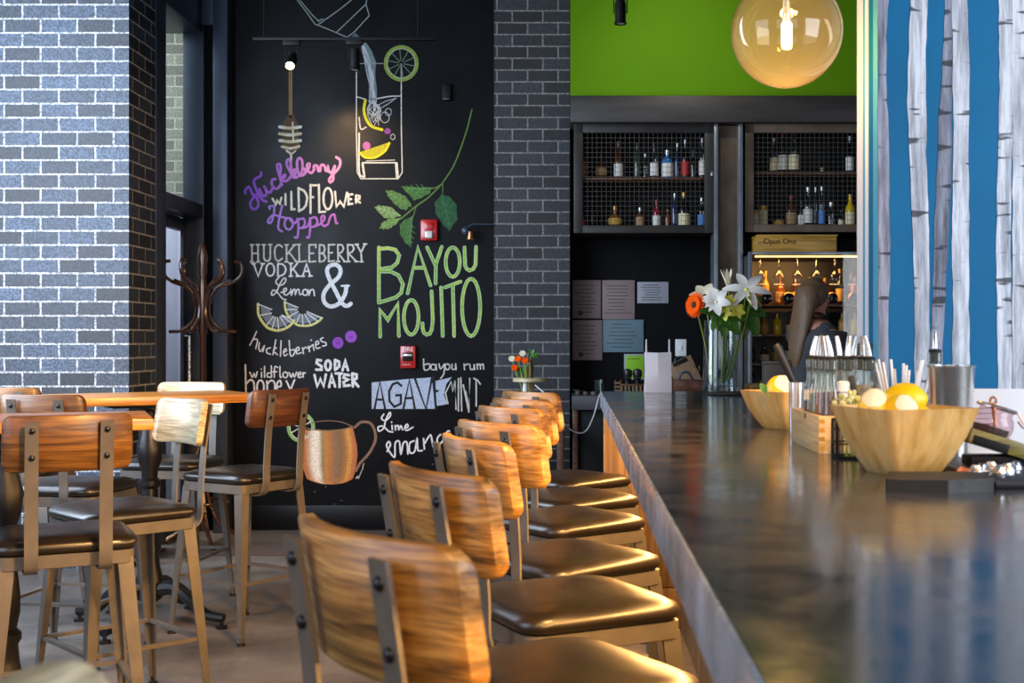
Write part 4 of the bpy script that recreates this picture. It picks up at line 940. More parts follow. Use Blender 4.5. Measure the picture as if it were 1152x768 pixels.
def bottle(x, y, z, h, r, glass, label_c, cap, desc, group, shape='std', cat='bottle', nm='liquor_bottle'):
    t = thing(nm, desc, cat, (x, y, z), 0, group)
    if shape == 'std': prof = [(r * .9, 0), (r, .006), (r, h * .56), (r * .9, h * .63), (r * .42, h * .74), (r * .36, h * .78), (r * .36, h * .92), (r * .40, h * .925), (r * .40, h * .94)]; nk = .38; lab = (.12, .46)
    elif shape == 'wine': prof = [(r * .9, 0), (r, .006), (r, h * .58), (r * .8, h * .67), (r * .38, h * .76), (r * .34, h * .93), (r * .38, h * .94)]; nk = .36; lab = (.1, .42)
    elif shape == 'round': prof = [(r * .6, 0), (r * .95, h * .12), (r * 1.15, h * .32), (r * .9, h * .54), (r * .34, h * .66), (r * .34, h * .86), (r * .4, h * .87)]; nk = .36; lab = (.18, .46)
    elif shape == 'square': prof = [(r * .95, 0), (r, .005), (r, h * .66), (r * .85, h * .72), (r * .4, h * .77), (r * .38, h * .9)]; nk = .42; lab = (.12, .56)
    else: prof = [(r * .95, 0), (r, .004), (r, h * .93), (r * .9, h * .95)]; nk = .92; lab = (.15, .8)
    MB().lathe(prof, 14).build('glass_body', BG[glass], t, 40)
    zt = prof[-1][1]
    MB().lathe([(r * nk * 1.08, zt - h * .05), (r * nk * 1.12, h * .995), (r * nk * .9, h)], 12).build('cap', CAPS[cap], t, 40)
    if label_c:
        rl = [p for p in prof if lab[0] * h <= p[1] <= lab[1] * h]
        rr_ = (lambda zz: (r * 1.15 + .0015 - abs(zz / h - .32) * r * .9) if shape == 'round' else r + .0012)
        n = 7; ang = [PI * 1.5 + (k / n - .5) * PI * .95 for k in range(n + 1)]
        m = MB(); rings = []
        for zz in [h * lab[0] + (h * lab[1] - h * lab[0]) * k / 5 for k in range(6)]:
            rings.append([(rr_(zz) * math.cos(a), rr_(zz) * math.sin(a), zz) for a in ang] + [((rr_(zz) - .001) * math.cos(a), (rr_(zz) - .001) * math.sin(a), zz) for a in reversed(ang)])
        m.loft(rings); m.build('paper_label', LB[label_c], t, 60)
    return t
sc82 = 8.2 / F
def row(items, z, y, where, group):
    for px, hp_, wp, gl, lb, cp, shp, desc in items:
        bottle(X(px, y), y, z, hp_ * y / F, wp * y / F / 2, gl, lb, cp, desc + ' ' + where, group, shp)
row([(655.5, 36, 9, 'amber', None, 'black', 'std', 'dim amber bottle in the left corner'), (676, 30, 12, 'brown', 'tan', 'black', 'round', 'round bottle with tan disc label'), (695.7, 44, 10, 'brown', 'white', 'brown', 'wine', 'tall bottle with white label and brown neck'),
     (717, 42, 9, 'green', None, 'black', 'wine', 'dark green unlabelled bottle'), (726, 30, 6, 'clear', None, 'silver', 'std', 'thin clear bottle'), (736, 42, 9, 'clear', 'white', 'black', 'std', 'clear bottle with pale label'), (751, 34, 13, 'blue', 'white', 'silver', 'square', 'wide blue gin-type bottle'),
     (762, 42, 8, 'navy', None, 'silver', 'std', 'narrow navy bottle beside the wide blue one'), (771, 46, 8.5, 'dark', 'red', 'silver', 'std', 'dark bottle with red label'), (780, 34, 7, 'dark', None, 'black', 'std', 'short black bottle'), (790, 48, 7.5, 'clear', 'white', 'silver', 'std', 'tall clear bottle at the right end')], c1s, 8.2, 'on the left cabinet shelf', 'bottles on the left cabinet upper shelf')
row([(655, 24, 7, 'dark', 'red', 'black', 'std', 'small dark bottle in the left corner'), (666, 31, 7.5, 'dark', None, 'brown', 'std', 'slim black bottle'), (691.8, 26, 14, 'amber', 'gold', 'gold', 'round', 'rounded amber bottle with gold label'), (720, 24, 9, 'brown', 'tan', 'silver', 'square', 'squat brown bottle'),
     (738.7, 33, 9, 'red', 'white', 'red', 'std', 'bright red bottle'), (751, 22, 6, 'amber', None, 'gold', 'std', 'little amber bottle'), (759, 40, 8, 'navy', None, 'silver', 'wine', 'dark blue bottle'), (769.5, 41, 13, 'dark', 'cream', 'gold', 'wine', 'gold-necked bottle with big cream label'), (789.5, 35, 9, 'clear', 'blue', 'silver', 'std', 'clear bottle with blue label at the right end')],
    c1b, 8.2, 'on the left cabinet floor', 'bottles on the left cabinet floor')
row([(870.5, 42, 9, 'clear', 'cream', 'silver', 'std', 'narrow clear bottle with cream label'), (880.5, 48, 11, 'clear', 'white', 'red', 'std', 'clear bottle with white label and red cap'), (893, 49, 12, 'clear', 'cream', 'black', 'std', 'wide clear bottle with cream label and black cap'), (925, 8, 6, 'clear', None, 'gold', 'can', 'tiny clear jar'), (956, 44, 9, 'dark', 'white', 'silver', 'std', 'tall black bottle at the right end')],
    c2s, 8.2, 'on the right cabinet shelf', 'bottles on the right cabinet upper shelf')
row([(849.5, 20, 7, 'gold', 'cream', 'gold', 'can', 'narrow gold tin'), (858, 25, 11, 'gold', 'cream', 'gold', 'can', 'wide gold tin'), (876, 10, 12, 'brown', 'gold', 'brown', 'can', 'low brown jar'), (890, 37, 12, 'brown', 'tan', 'red', 'std', 'brown bottle with tan label and red cap'), (901.5, 31, 8, 'clear', 'white', 'black', 'std', 'short clear bottle'),
     (909, 46, 11, 'clear', 'white', 'silver', 'std', 'clear bottle with white label and silver neck'), (917.5, 46, 6, 'clear', None, 'silver', 'wine', 'very slim clear bottle'), (924.5, 47, 7.5, 'clear', 'blue', 'silver', 'wine', 'slim clear bottle with blue label'), (935, 29, 10, 'clear', None, 'silver', 'square', 'faceted clear decanter'), (946, 20, 6, 'dark', 'cream', 'black', 'std', 'small dark bottle with cream label'), (956.5, 38, 11, 'yellow', 'cream', 'gold', 'std', 'yellow bottle')],
    c2b, 8.2, 'on the right cabinet floor', 'bottles on the right cabinet floor')

# ------------------------------------------------------------------ glass-door cooler
KD = 7.75
kx0, kx1 = X(842, KD), X(985, KD); kz = Z(283, KD)
t = thing('glass_door_cooler', 'tall black glass-door cooler lit gold inside, under the wooden wine box', 'cooler', (kx0, KD, 0)); kw = kx1 - kx0
c = MB(); c.box((0, .04, 0), (.02, .70, kz)); c.box((kw - .02, .04, 0), (kw, .70, kz)); c.box((0, .04, kz - .02), (kw, .70, kz)); c.box((0, .68, 0), (kw, .70, kz)); c.box((0, .04, 0), (kw, .70, .12)); c.build('carcass', mat('cooler_inner', hexc('2a2018'), .4), t)
f = MB(); f.box((0, 0, .1), (.022, .035, kz), .002); f.box((kw - .022, 0, .1), (kw, .035, kz), .002); f.box((.022, 0, kz - .018), (kw - .022, .035, kz), .002); f.box((.022, 0, .1), (kw - .022, .035, .13), .002)
fo = f.build('door_frame', M['flange'], t)
MB().box((.022, .014, .13), (kw - .022, .02, kz - .018)).build('door_glass', thin_glass('cooler_door_glass', (.9, .88, .85), .55), fo)
KS = [Z(343, KD + .2), Z(376, KD + .2), Z(408, KD + .2), Z(440, KD + .2)]
for z in KS: MB().box((.03, .08, z - .012), (kw - .03, .62, z), .001).build('shelf', M['wood_dark'], t)
MB().box((.05, .06, kz - .03), (kw - .05, .075, kz - .021)).build('light_strip', M['led'], t)
for k, z in enumerate(KS):
    MB().box((.028, .066, z - .012), (.09, .078, z - .002)).build('shelf_tag', M['steel_bright'], t)
area_light('cooler_light', (kx0 + kw * .4, KD + .12, kz - .05), (kx0 + kw * .4, KD + .5, 1.3), .5, .04, 5, (1, .55, .18)).data.size_y = .05
rk = random.Random(5)
kinds = ['amber', 'gold', 'brown', 'clear', 'green', 'dark', 'yellow']
def cool_row(z, n, hmin, hmax, yb, tag_, kk, x0=.06, x1=None):
    x1 = x1 or kw - .06
    for i in range(n):
        x = kx0 + x0 + (x1 - x0) * i / (n - 1); g = kk[i % len(kk)]; h = rk.uniform(hmin, hmax)
        bottle(x, yb, z, h, rk.uniform(.024, .031), g, rk.choice([None, 'gold', 'cream', 'tan', None]), rk.choice(['gold', 'black', 'brown']), f'{g} bottle on the {tag_} inside the cooler, {["leftmost","second from left","third from left","fourth from left","fifth from left","sixth from left","seventh from left","eighth from left","ninth from left","tenth from left"][i]}', 'bottles inside the cooler', rk.choice(['std', 'wine', 'square']))
cool_row(KS[0], 8, .17, .24, KD + .32, 'top shelf', ['amber', 'gold', 'amber', 'brown', 'gold', 'amber', 'clear'])
cool_row(KS[1], 9, .12, .16, KD + .30, 'second shelf', ['clear', 'gold', 'yellow', 'amber', 'brown', 'clear'])
cool_row(KS[2], 9, .11, .155, KD + .30, 'third shelf', ['dark', 'brown', 'green', 'clear', 'navy', 'amber'])
cool_row(KS[3], 9, .11, .16, KD + .30, 'fourth shelf', ['dark', 'green', 'brown', 'dark', 'red'])
names = ['leftmost', 'second from left', 'third from left', 'fourth from left', 'fifth from left', 'sixth from left']
for i in range(5):
    wb = thing('wine_bottle', f'dark wine bottle lying base outward on the top shelf inside the cooler, {names[i]}', 'bottle', (kx0 + .13 + (kw - .24) * i / 4, KD + .10, KS[0] + .0395), 0, 'wine bottles lying in the cooler')
    RX = Matrix.Rotation(-PI / 2, 4, 'X')
    MB().lathe([(.022, .006), (.034, 0), (.038, .006), (.038, .10), (.03, .125), (.014, .14), (.013, .17)], 20, M=RX).build('glass_body', BG['dark'], wb, 40)
    MB().lathe([(.0345, -.0006), (.038, .0035), (.0384, .0035), (.0384, .0055)], 24, cap0=False, cap1=False, M=RX).build('base_rim', M['brass'], wb)
for i in range(6):       # stemmed glasses hanging from the cooler roof
    x = kx0 + .10 + (kw - .2) * i / 5
    g = thing('stemmed_glass', f'upside-down stemmed glass hanging at the top of the cooler, {names[i]}', 'glass', (x, KD + .17, kz - .021), 0, 'glasses hanging in the cooler')
    MB().lathe([(.03, 0), (.03, -.003), (.004, -.008), (.004, -.075), (.02, -.09), (.036, -.12), (.038, -.15), (.033, -.175)], 16, cap1=False).build('bowl_and_stem', M['glass'], g)
    MB().lathe([(.0335, -.172), (.0345, -.176), (.0325, -.176)], 16, cap0=False, cap1=False).build('rim', M['lens'], g)
# wine box on the cooler
t = thing('wine_box', 'wooden wine box with burnt lettering lying on top of the cooler', 'box', (X(853, KD), KD + .02, kz))
bw_ = X(942, KD) - X(853, KD); bh = Z(265, KD) - Z(283, KD)
MB().box((0, 0, 0), (bw_, .34, bh), .002).build('box_body', M['box_wood'], t)
MB().box((-.006, -.004, bh), (bw_ + .006, .344, bh + .008), .001).build('lid', M['box_wood'], t)
text_part('burnt_lettering', 'Opus One', .048, mat('burnt_mark', hexc('2c1a08'), .7), t, (bw_ * .28, -.0015, bh * .66))

# ------------------------------------------------------------------ notices and things on the back counter
def notice(x0, y0, x1, y1, mt, label, lines, seal=False, frame=None):
    D = 8.49; t = thing('pinned_notice', label, 'paper', (X((x0 + x1) / 2, D), D + .008, Z((y0 + y1) / 2, D)), 0)
    w, h = X(x1, D) - X(x0, D), Z(y0, D) - Z(y1, D)
    if frame: MB().box((-w / 2 - .012, -.006, -h / 2 - .012), (w / 2 + .012, -.0002, h / 2 + .012), .001).build('frame', frame, t)
    MB().box((-w / 2, -.008, -h / 2), (w / 2, -.005, h / 2), .0005).build('sheet', mt, t)
    m = MB(); rn = random.Random(int(x0))
    for i in range(lines):
        z = h / 2 - h * .14 - (h * .70) * i / max(1, lines - 1); l = w * rn.uniform(.25, .42)
        m.box((-l, -.0086, z - .0022), (l * rn.uniform(.6, 1), -.0081, z + .0022))
    m.build('printed_lines', M['ink'], t)
    if seal: MB().lathe([(.018, -.0005), (.018, .0005)], 14, (-w * .22, -.0084, -h * .36), M=Matrix.Rotation(PI / 2, 4, 'X')).build('seal', M['ink'], t)
    return t
notice(644, 315, 676, 358, M['paper_pink'], 'pinkish certificate on the black wall, upper left of the papers', 8, True)
notice(677.5, 315, 714, 359, M['paper_pink'], 'pinkish certificate with centred heading, second in the upper row of papers', 9)
notice(717, 317, 752, 341, M['paper_grey'], 'small grey paper list at the upper right of the papers', 7)
notice(644, 360, 677.5, 405, M['paper_pink'], 'pinkish certificate with dark round seal, lower left of the papers', 8, True)
notice(678.5, 359.5, 724, 396, M['paper_blue'], 'blue certificate on the black wall beneath the pinkish certificates', 7)
notice(704, 400, 724, 425, M['paper_green'], 'bright green notice in pale frame, low behind the paper bag', 2, frame=M['paper_grey'])
t = thing('switch_plate', 'white switch plate on the black wall behind the clipboard', 'switch', (X(766, 8.49), 8.499, Z(391, 8.49)))
MB().box((-.038, -.008, -.058), (.038, 0, .058), .003).build('plate', M['white_plastic'], t); MB().box((-.008, -.014, -.015), (.008, -.008, .015), .002).build('toggle', M['white_plastic'], t)
ZC = .92
def lathe_thing(nm, label, cat, loc, parts, group=None, n=20):
    t = thing(nm, label, cat, loc, 0, group)
    for pn, prof, mt in parts: MB().lathe(prof, n).build(pn, mt, t, 40)
    return t
for i, px in enumerate((706, 717)):
    lathe_thing('pepper_mill', 'dark glossy pepper mill on the back counter, ' + ('left of the pair' if i == 0 else 'right of the pair'), 'pepper mill', (X(px, 8.2), 8.2, ZC),
                [('body', [(.028, 0), (.03, .01), (.022, .05), (.02, .08), (.026, .105)], M['iron']), ('knob', [(.026, .107), (.032, .13), (.028, .155), (.01, .165)], M['iron'])], 'pepper mills')
t = thing('slatted_caddy', 'dark slatted wooden caddy in front of the pepper mills', 'caddy', (X(712, 8.05), 8.05, ZC))
MB().box((-.08, -.04, 0), (.08, .04, .006)).build('base', M['wood_dark'], t)
for k in range(7): MB().box((-.08 + k * .0245, -.042, .006), (-.068 + k * .0245, -.036, .06), .001).build('slat', M['cardboard'], t)
MB().box((-.082, -.044, .058), (.082, -.034, .07), .001).build('rail', M['wood_mid'], t)
t = thing('napkin_holder', 'small upright tan napkin holder left of the pepper mills', 'holder', (X(695, 8.05), 8.05, ZC))
MB().box((-.022, -.03, 0), (.022, .03, .008), .001).build('base', M['wood_mid'], t)
for s_ in (-1, 1):
    for z in (.02, .045, .07): MB().box((-.022, s_ * .026 - .003, z), (.022, s_ * .026 + .003, z + .012), .001).build('slat', M['cardboard'], t)
    for xx in (-.019, .015): MB().box((xx, s_ * .026 - .003, .006), (xx + .004, s_ * .026 + .003, .095)).build('upright', M['wood_mid'], t)
lathe_thing('drinking_glass', 'small drinking glass on the back counter beside the bar end', 'glass', (X(674, 8.1), 8.1, ZC), [('tumbler', [(.026, 0), (.028, .003), (.034, .095), (.032, .095), (.026, .006)], M['glass'])])
t = thing('cable_tangle', 'small tangle of dark cables with plugs at the left end of the back counter', 'cable', (X(658, 8.05), 8.05, ZC))
rc = random.Random(11)
MB().tube(catmull([(rc.uniform(-.07, .07), rc.uniform(-.05, .05), rc.uniform(.008, .03)) for _ in range(14)], 6), .005, 6).build('cord', M['rubber'], t)
for k in range(3): MB().box((-.06 + k * .05, -.06, .0), (-.035 + k * .05, -.03, .022), .004).build('plug', M['cup_taupe'], t)
t = thing('clipboard', 'brown clipboard leaning behind the paper bag on the back counter', 'clipboard', (X(772, 8.2), 8.2, ZC + .115), 0); t.rotation_euler = (math.radians(-12), math.radians(-24), 0)
MB().box((-.085, -.003, -.1), (.085, .003, .12), .002).build('board', M['cardboard'], t); MB().box((-.05, -.012, .09), (.05, -.003, .115), .003).build('clip', M['black'], t); MB().tube([(-.03, -.012, .112), (-.02, -.014, .135), (.02, -.014, .135), (.03, -.012, .112)], .004).build('clip_lever', M['steel_dark'], t)
t = thing('storage_basket', 'dark brown basket box on the back counter under the clipboard', 'basket', (X(773, 8.05), 8.05, ZC))
b_ = MB(); b_.box((-.1, -.06, 0), (.1, -.052, .1), .002); b_.box((-.1, .052, 0), (.1, .06, .1), .002); b_.box((-.1, -.06, 0), (-.092, .06, .1), .002); b_.box((.092, -.06, 0), (.1, .06, .1), .002); b_.box((-.1, -.06, 0), (.1, .06, .006)); b_.build('basket_body', M['wood_dark'], t)
MB().tube(catmull([(-.06, -.063, .10), (-.04, -.07, .14), (0, -.07, .145), (.03, -.063, .10)], 5), .008).build('handle', M['steel_dark'], t)
t = thing('pencil_cup', 'white cup of pencils on the back counter beside the flower vase', 'cup', (X(787, 8.2), 8.2, ZC)); MB().lathe([(.026, 0), (.03, .1), (.028, .1), (.024, .006)], 18).build('cup', M['paper_grey'], t)
for k, (dx, dy) in enumerate(((-.012, 0), (.0, .01), (.01, -.006))):
    p_ = thing('pencil', ['tan pencil leaning left in the white cup on the back counter', 'tan pencil at the middle of the white cup on the back counter', 'tan pencil leaning right in the white cup on the back counter'][k], 'pencil', (X(787, 8.2), 8.2, ZC + .01), 0, 'pencils in the cup')
    MB().tube([(dx, dy, 0), (dx * 3.2, dy * 2, .17)], .0036, 6).build('shaft', M['wood_gold'], p_); MB().tube([(dx * 3.2, dy * 2, .17), (dx * 3.35, dy * 2, .18)], [.0036, .0006], 6).build('tip', M['ink'], p_)

# ------------------------------------------------------------------ bar end: bag, vase, mat, tray
BD = 5.58
t = thing('paper_bag', 'white folded paper bag standing on the far end of the bar', 'bag', (X(740, BD), BD, ZB))
w2 = (X(755.5, BD) - X(725.5, BD)) / 2; hb = Z(396, BD) - ZB
bg_ = MB()
fr = [[(-w2, -.03, 0), (0, -.033, 0), (w2, -.03, 0), (w2, .03, 0), (0, .033, 0), (-w2, .03, 0)], [(-w2, -.03, hb * .28), (0, -.036, hb * .3), (w2, -.03, hb * .28), (w2 * .97, .03, hb * .28), (0, .033, hb * .28), (-w2 * .97, .03, hb * .28)],
      [(-w2 * .99, -.022, hb * .55), (0, -.030, hb * .56), (w2 * .99, -.022, hb * .55), (w2 * .94, .022, hb * .55), (0, .026, hb * .55), (-w2 * .94, .022, hb * .55)], [(-w2, -.006, hb), (0, -.012, hb * .985), (w2, -.006, hb), (w2, .006, hb), (0, .012, hb * .985), (-w2, .006, hb)]]
bg_.loft(fr, True, False); bg_.build('bag_body', M['paper_white'], t, 12)
for s_ in (-1, 1): MB().tube([(s_ * w2 * .9, 0, hb * .93), (s_ * w2 * .88, 0, hb + .055), (s_ * w2 * .84, 0, hb + .058), (s_ * w2 * .82, 0, hb * .95)], .0022, 6).build('handle', M['paper_white'], t)

VX, VD = X(811, 5.5), 5.5
vr = 21 / F * VD; vh = Z(360, VD) - ZB
t = thing('glass_vase', 'clear cylindrical glass vase of flowers standing at the end of the bar', 'vase', (VX, VD, ZB))
MB().lathe([(vr * .98, 0), (vr, .01), (vr * .97, vh * .3), (vr * .93, vh * .75), (vr * .9, vh), (vr * .87, vh), (vr * .9, vh * .7), (vr * .94, .03), (0, .025)], 32).build('vase_glass', thin_glass('vase_glass', (.93, .96, .97), 1.4), t, 60)
MB().lathe([(vr * .93, .03), (vr * .9, vh * .62), (0, vh * .62)], 32).build('water', M['water'], t, 60)
def petal(m, base, d, up, L, W, droop=.25, n=6):
    d = Vector(d).normalized(); up = Vector(up).normalized(); sd = d.cross(up).normalized(); rings = []
    base = Vector(base)
    for i in range(n + 1):
        f_ = i / n; w_ = W * (math.sin(PI * min(.97, f_ * .86 + .12)) ** .8); p = base + d * L * f_ - up * droop * L * f_ * f_
        rings.append([p - sd * w_ / 2 + up * w_ * .12, p - up * .0012, p + sd * w_ / 2 + up * w_ * .12, p + up * .0012])
    m.loft(rings)
def stem_to(t, top, base, mt=None, r=.0035):
    mid = (Vector(top) * .45 + Vector(base) * .55) + Vector((.01, 0, 0))
    MB().tube(catmull([base, mid, top], 8), r, 7).build('stem', mt or M['stem'], t)
def frame_of(n):
    n = Vector(n).normalized(); a = n.orthogonal().normalized(); return a, n.cross(a).normalized(), n
def flower(nm, label, cat, px, py, D, nrm, npet, L, W, mt, eye=None, eye_r=.012, layers=1, cup=.35, droop=.3, group=None, base=None, foot=None):
    c = P(px, py, D); t = thing(nm, label, cat, c, 0, group); a, b, n = frame_of(nrm); m = MB()
    for ly in range(layers):
        for k in range(npet):
            an = 2 * PI * (k + .5 * ly) / npet; d = a * math.cos(an) + b * math.sin(an) + n * (cup + .25 * ly)
            petal(m, n * .003 * ly, d, n, L * (1 - .18 * ly), W, droop)
    m.build('petals', mt, t, 60)
    if eye: MB().ball((0, 0, 0), eye_r, 14, 8, (1, 1, 1)).build('flower_eye', eye, t)
    ft = Vector(foot if foot else (VX + random.uniform(-.02, .02), VD + random.uniform(-.02, .02), ZB + .05)) - c
    stem_to(t, -n * .004, ft); return t
flower('gerbera', 'big orange gerbera in the glass vase', 'flower', 782, 343, 5.42, (-.75, -.65, .1), 26, .058, .014, M['petal_orange'], M['flower_eye'], .018, 2, .1, .1, foot=(VX - .05, VD, ZB + .05))
lily = 'white lilies in the vase'
flower('lily', 'white lily opening wide at the upper right of the bouquet', 'flower', 840, 326, 5.40, (-.1, -.8, .55), 6, .11, .042, M['petal_white'], M['petal_yellow'], .01, 1, .25, .35, lily, foot=(VX + .03, VD, ZB + .05))
flower('lily', 'white lily facing forward in the middle of the bouquet', 'flower', 806, 340, 5.38, (-.3, -.8, .3), 6, .085, .040, M['petal_white'], M['petal_cream'], .01, 1, .7, .45, lily, foot=(VX - .03, VD + .02, ZB + .05))
flower('lily', 'white lily half hidden behind the orange gerbera', 'flower', 793, 333, 5.52, (-.2, -.5, .6), 6, .075, .045, M['petal_cream'], M['flower_eye'], .01, 1, .5, .2, lily, foot=(VX - .04, VD - .02, ZB + .05))
flower('lily_bud', 'closed cream lily bud at the top of the bouquet', 'flower', 820, 325, 5.5, (-.1, 0, 1), 5, .085, .022, M['petal_cream'], None, 0, 1, 2.6, -.1, foot=(VX, VD, ZB + .05))
ye = 'small yellow flowers in the vase'
for i, (px, py, n_, l_) in enumerate([(818, 340, (-.2, -.7, .6), 'upper yellow alstroemeria in the bouquet'), (815, 352, (-.3, -.8, .2), 'lower left yellow alstroemeria in the bouquet'), (828, 350, (.3, -.8, .3), 'yellow alstroemeria under the right lily'), (845, 338, (.6, -.5, .3), 'yellow alstroemeria at the right edge of the bouquet')]):
    flower('alstroemeria', l_, 'flower', px, py, 5.38, n_, 6, .046, .026, M['petal_yellow'], None, 0, 1, .5, .2, ye, foot=(VX + .01 * i, VD, ZB + .05))
def leaf_spray(label, px, py, D, leaves_, foot):
    c = P(px, py, D); t = thing('leaf_spray', label, 'leaf', c, 0, 'green leaf sprays in the vase')
    for (dx, dy, dz, L, W) in leaves_:
        m = MB(); petal(m, (0, 0, 0), (dx, dy, dz), (0, -.9, .45) if abs(dy) < .8 else (0, 0, 1), L, W, .15, 8); m.build('leaf', M['leaf'], t, 60)
    stem_to(t, (0, 0, 0), Vector(foot) - c)
leaf_spray('green leaves spreading low at the front of the bouquet', 812, 352, 5.38, [(.5, -.3, -.6, .12, .065), (-.7, -.3, .1, .11, .045), (.1, -.4, -.9, .11, .06), (.8, -.2, -.2, .11, .05), (-.4, -.3, -.6, .09, .045)], (VX, VD, ZB + .05))
leaf_spray('dark green leaves under the right lily of the bouquet', 838, 345, 5.46, [(.3, -.3, -.7, .14, .07), (.8, -.2, -.3, .10, .06), (-.3, -.3, .6, .10, .05), (.0, -.3, -1, .14, .05), (.5, -.3, .3, .09, .045)], (VX + .03, VD, ZB + .05))
tag(MB().box((X(797, 5.3), 5.2, ZB), (X(852, 5.3), 5.4, ZB + .012), .003).build('bar_mat', M['rubber']), 'black rubber mat at the bar end before the flower vase', 'mat')
t = thing('wooden_tray', 'wooden tray edge beside the taupe box at the bar end', 'tray', (X(858, 5.5), 5.5, ZB)); MB().box((-.07, -.08, 0), (.09, .08, .012), .002).build('base', M['wood_mid'], t)
MB().box((-.07, -.08, .012), (.09, -.068, .04), .002).build('front_rail', M['wood_mid'], t); MB().box((-.07, .068, .012), (.09, .08, .04), .002).build('back_rail', M['wood_mid'], t)
t = thing('taupe_box', 'square taupe box standing in the wooden tray behind the yellow citrus', 'box', (X(873, 5.5), 5.5, ZB + .012)); MB().box((-.055, -.05, 0), (.055, .05, .115), .004).build('box_body', M['cup_taupe'], t); MB().box((-.057, -.052, .115), (.057, .052, .128), .003).build('lid', M['cup_taupe'], t)

# ------------------------------------------------------------------ console table with flowers, before the brick column
t = thing('console_table', 'dark narrow console table before the brick column', 'table', (-.34, 7.8, 0))
MB().box((-.28, -.17, .715), (.29, .17, .75), .003).build('tabletop', mat('grey_brown_top', hexc('5e5650'), .5, noise=(8, .2)), t)
for sx in (-.26, .26):
    for sy in (-.15, .15): MB().box((sx - .02, sy - .02, 0), (sx + .02, sy + .02, .715), .002).build('leg', M['wood_dark'], t)
MB().box((-.25, -.14, .2), (.25, .14, .22), .002).build('shelf', M['wood_dark'], t)
QX, QD = X(597, 7.8), 7.8
t = thing('tiered_tray', 'two-tier pale wooden tray with turned post on the console table', 'tray', (QX, QD, .75))
zt_ = Z(427, QD) - .75
MB().lathe([(.13, .012), (.135, .016), (.135, .035), (.13, .04), (0, .04)], 32).build('lower_tray', M['wood_pale'], t, 40)
MB().lathe([(.02, 0.0), (.03, .012), (0.02, .04), (.024, .07), (.016, .1), (.028, .13), (.03, .17), (.018, .2), (.026, .23), (.02, zt_ - .01)], 18).build('post', M['wood_pale'], t, 40)
MB().lathe([(.1, zt_ - .014), (.112, zt_ - .012), (.112, zt_ + .008), (.105, zt_ + .012), (0, zt_ + .012)], 32).build('upper_tray', M['wood_pale'], t, 40)
MB().lathe([(.012, zt_ + .012), (.018, zt_ + .03), (.012, zt_ + .045), (.02, zt_ + .07), (.016, zt_ + .095), (.008, zt_ + .11), (.012, zt_ + .12), (0, zt_ + .126)], 16).build('finial', M['wood_mid'], t, 40)
sx_ = X(585, QD)
t = thing('bud_vase', 'slim white vase of orange flowers on the lower tier beside the post', 'vase', (sx_ + .035, QD - .06, .79)); MB().lathe([(.022, 0), (.026, .02), (.02, .12), (.015, .2), (.017, .22), (.013, .22), (.016, .12)], 18).build('vase_body', M['white_plastic'], t, 40)
of = 'small bouquet on the tiered tray'
fb = (sx_ + .035, QD - .06, .86)
for px, py, mt, l_, n_ in [(583, 404, 'petal_orange', 'upper orange rose of the small bouquet by the brick column', 9), (591, 406, 'petal_orange', 'right orange rose of the small bouquet by the brick column', 9), (579, 414, 'petal_orange', 'lower orange rose of the small bouquet by the brick column', 9), (576, 404, 'petal_cream', 'cream rose of the small bouquet by the brick column', 10), (588, 398, 'petal_cream', 'small pale bloom on top of the small bouquet by the brick column', 7)]:
    flower('rose', l_, 'flower', px, py, QD - .08, (random.uniform(-.3, .3), -.8, .5), n_, .026, .024, M[mt], M['petal_orange'] if mt == 'petal_orange' else M['petal_cream'], .012, 2, .6, .3, of, foot=fb)
for px, py, l_, lv in [(597, 400, 'pale green leaves on the right of the small bouquet by the brick column', [(.9, -.2, .3, .06, .025), (.8, -.2, -.2, .05, .022), (.4, -.3, .8, .05, .02), (-.2, -.2, .9, .05, .02)]), (584, 412, 'green leaves beneath the small bouquet by the brick column', [(-.3, -.3, -.7, .06, .022), (.5, -.3, -.6, .06, .022), (.2, -.3, -.9, .05, .02)])]:
    leaf_spray(l_, px, py, QD - .06, lv, fb)
cab = catmull([P(602, 433, 7.7), P(615, 444, 7.66), P(630, 455, 7.64), P(625, 462, 7.64), P(632, 474, 7.66), P(645, 485, 7.7), P(658, 485.5, 7.75), P(667, 470, 7.82), P(674, 446, 7.88), P(676, 441.5, 7.95)], 8)
t = tag(MB().tube(cab, .0042, 7).build('white_cable', M['cable_white']), 'white cable sagging from the tiered tray across to the back counter', 'cable')

# ------------------------------------------------------------------ things along the bar
def at(px, py): D = F * (H - ZB) / (py - CY); return X(px, D), D
def flared_bowl(nm, label, cx, cy, rot, top, bot, h, group):
    t = thing(nm, label, 'bowl', (cx, cy, ZB), rot, group); m = MB(); rings = []
    def sq(hs, z, r, wav=0):
        pts = rrect(hs, hs, r, 4); return [(x, y, z + wav * ((abs(x) > hs * .8) and (abs(y) > hs * .8)) * .012) for x, y in pts]
    prof = [(bot * .92, 0, .012), (bot, .004, .014), (bot + (top - bot) * .30, h * .28, .012), (bot + (top - bot) * .66, h * .64, .011), (top, h, .012)]
    for hs, z, r in prof: rings.append(sq(hs, z, r, 1 if z >= h else 0))
    for hs, z, r in [(top - .008, h, .010), (bot + (top - bot) * .6 - .01, h * .62, .02), (bot * .8, .016, .03)]: rings.append(sq(hs, z, r, 1 if z >= h else 0))
    m.loft(rings); m.build('bowl_body', M['bowl_wood'], t, 28); return t
b1x, b1d = .575, 2.17
flared_bowl('wooden_bowl', 'larger square flared wooden bowl of lemons, nearest on the bar', b1x, b1d, math.radians(21), .094, .050, .103, 'carved wooden citrus bowls')
b2x, b2d = X(886, 3.25), 3.25
flared_bowl('wooden_bowl', 'smaller-looking wooden bowl with one yellow citrus, behind the bottle crate', b2x, b2d, math.radians(30), .092, .050, .088, 'carved wooden citrus bowls')
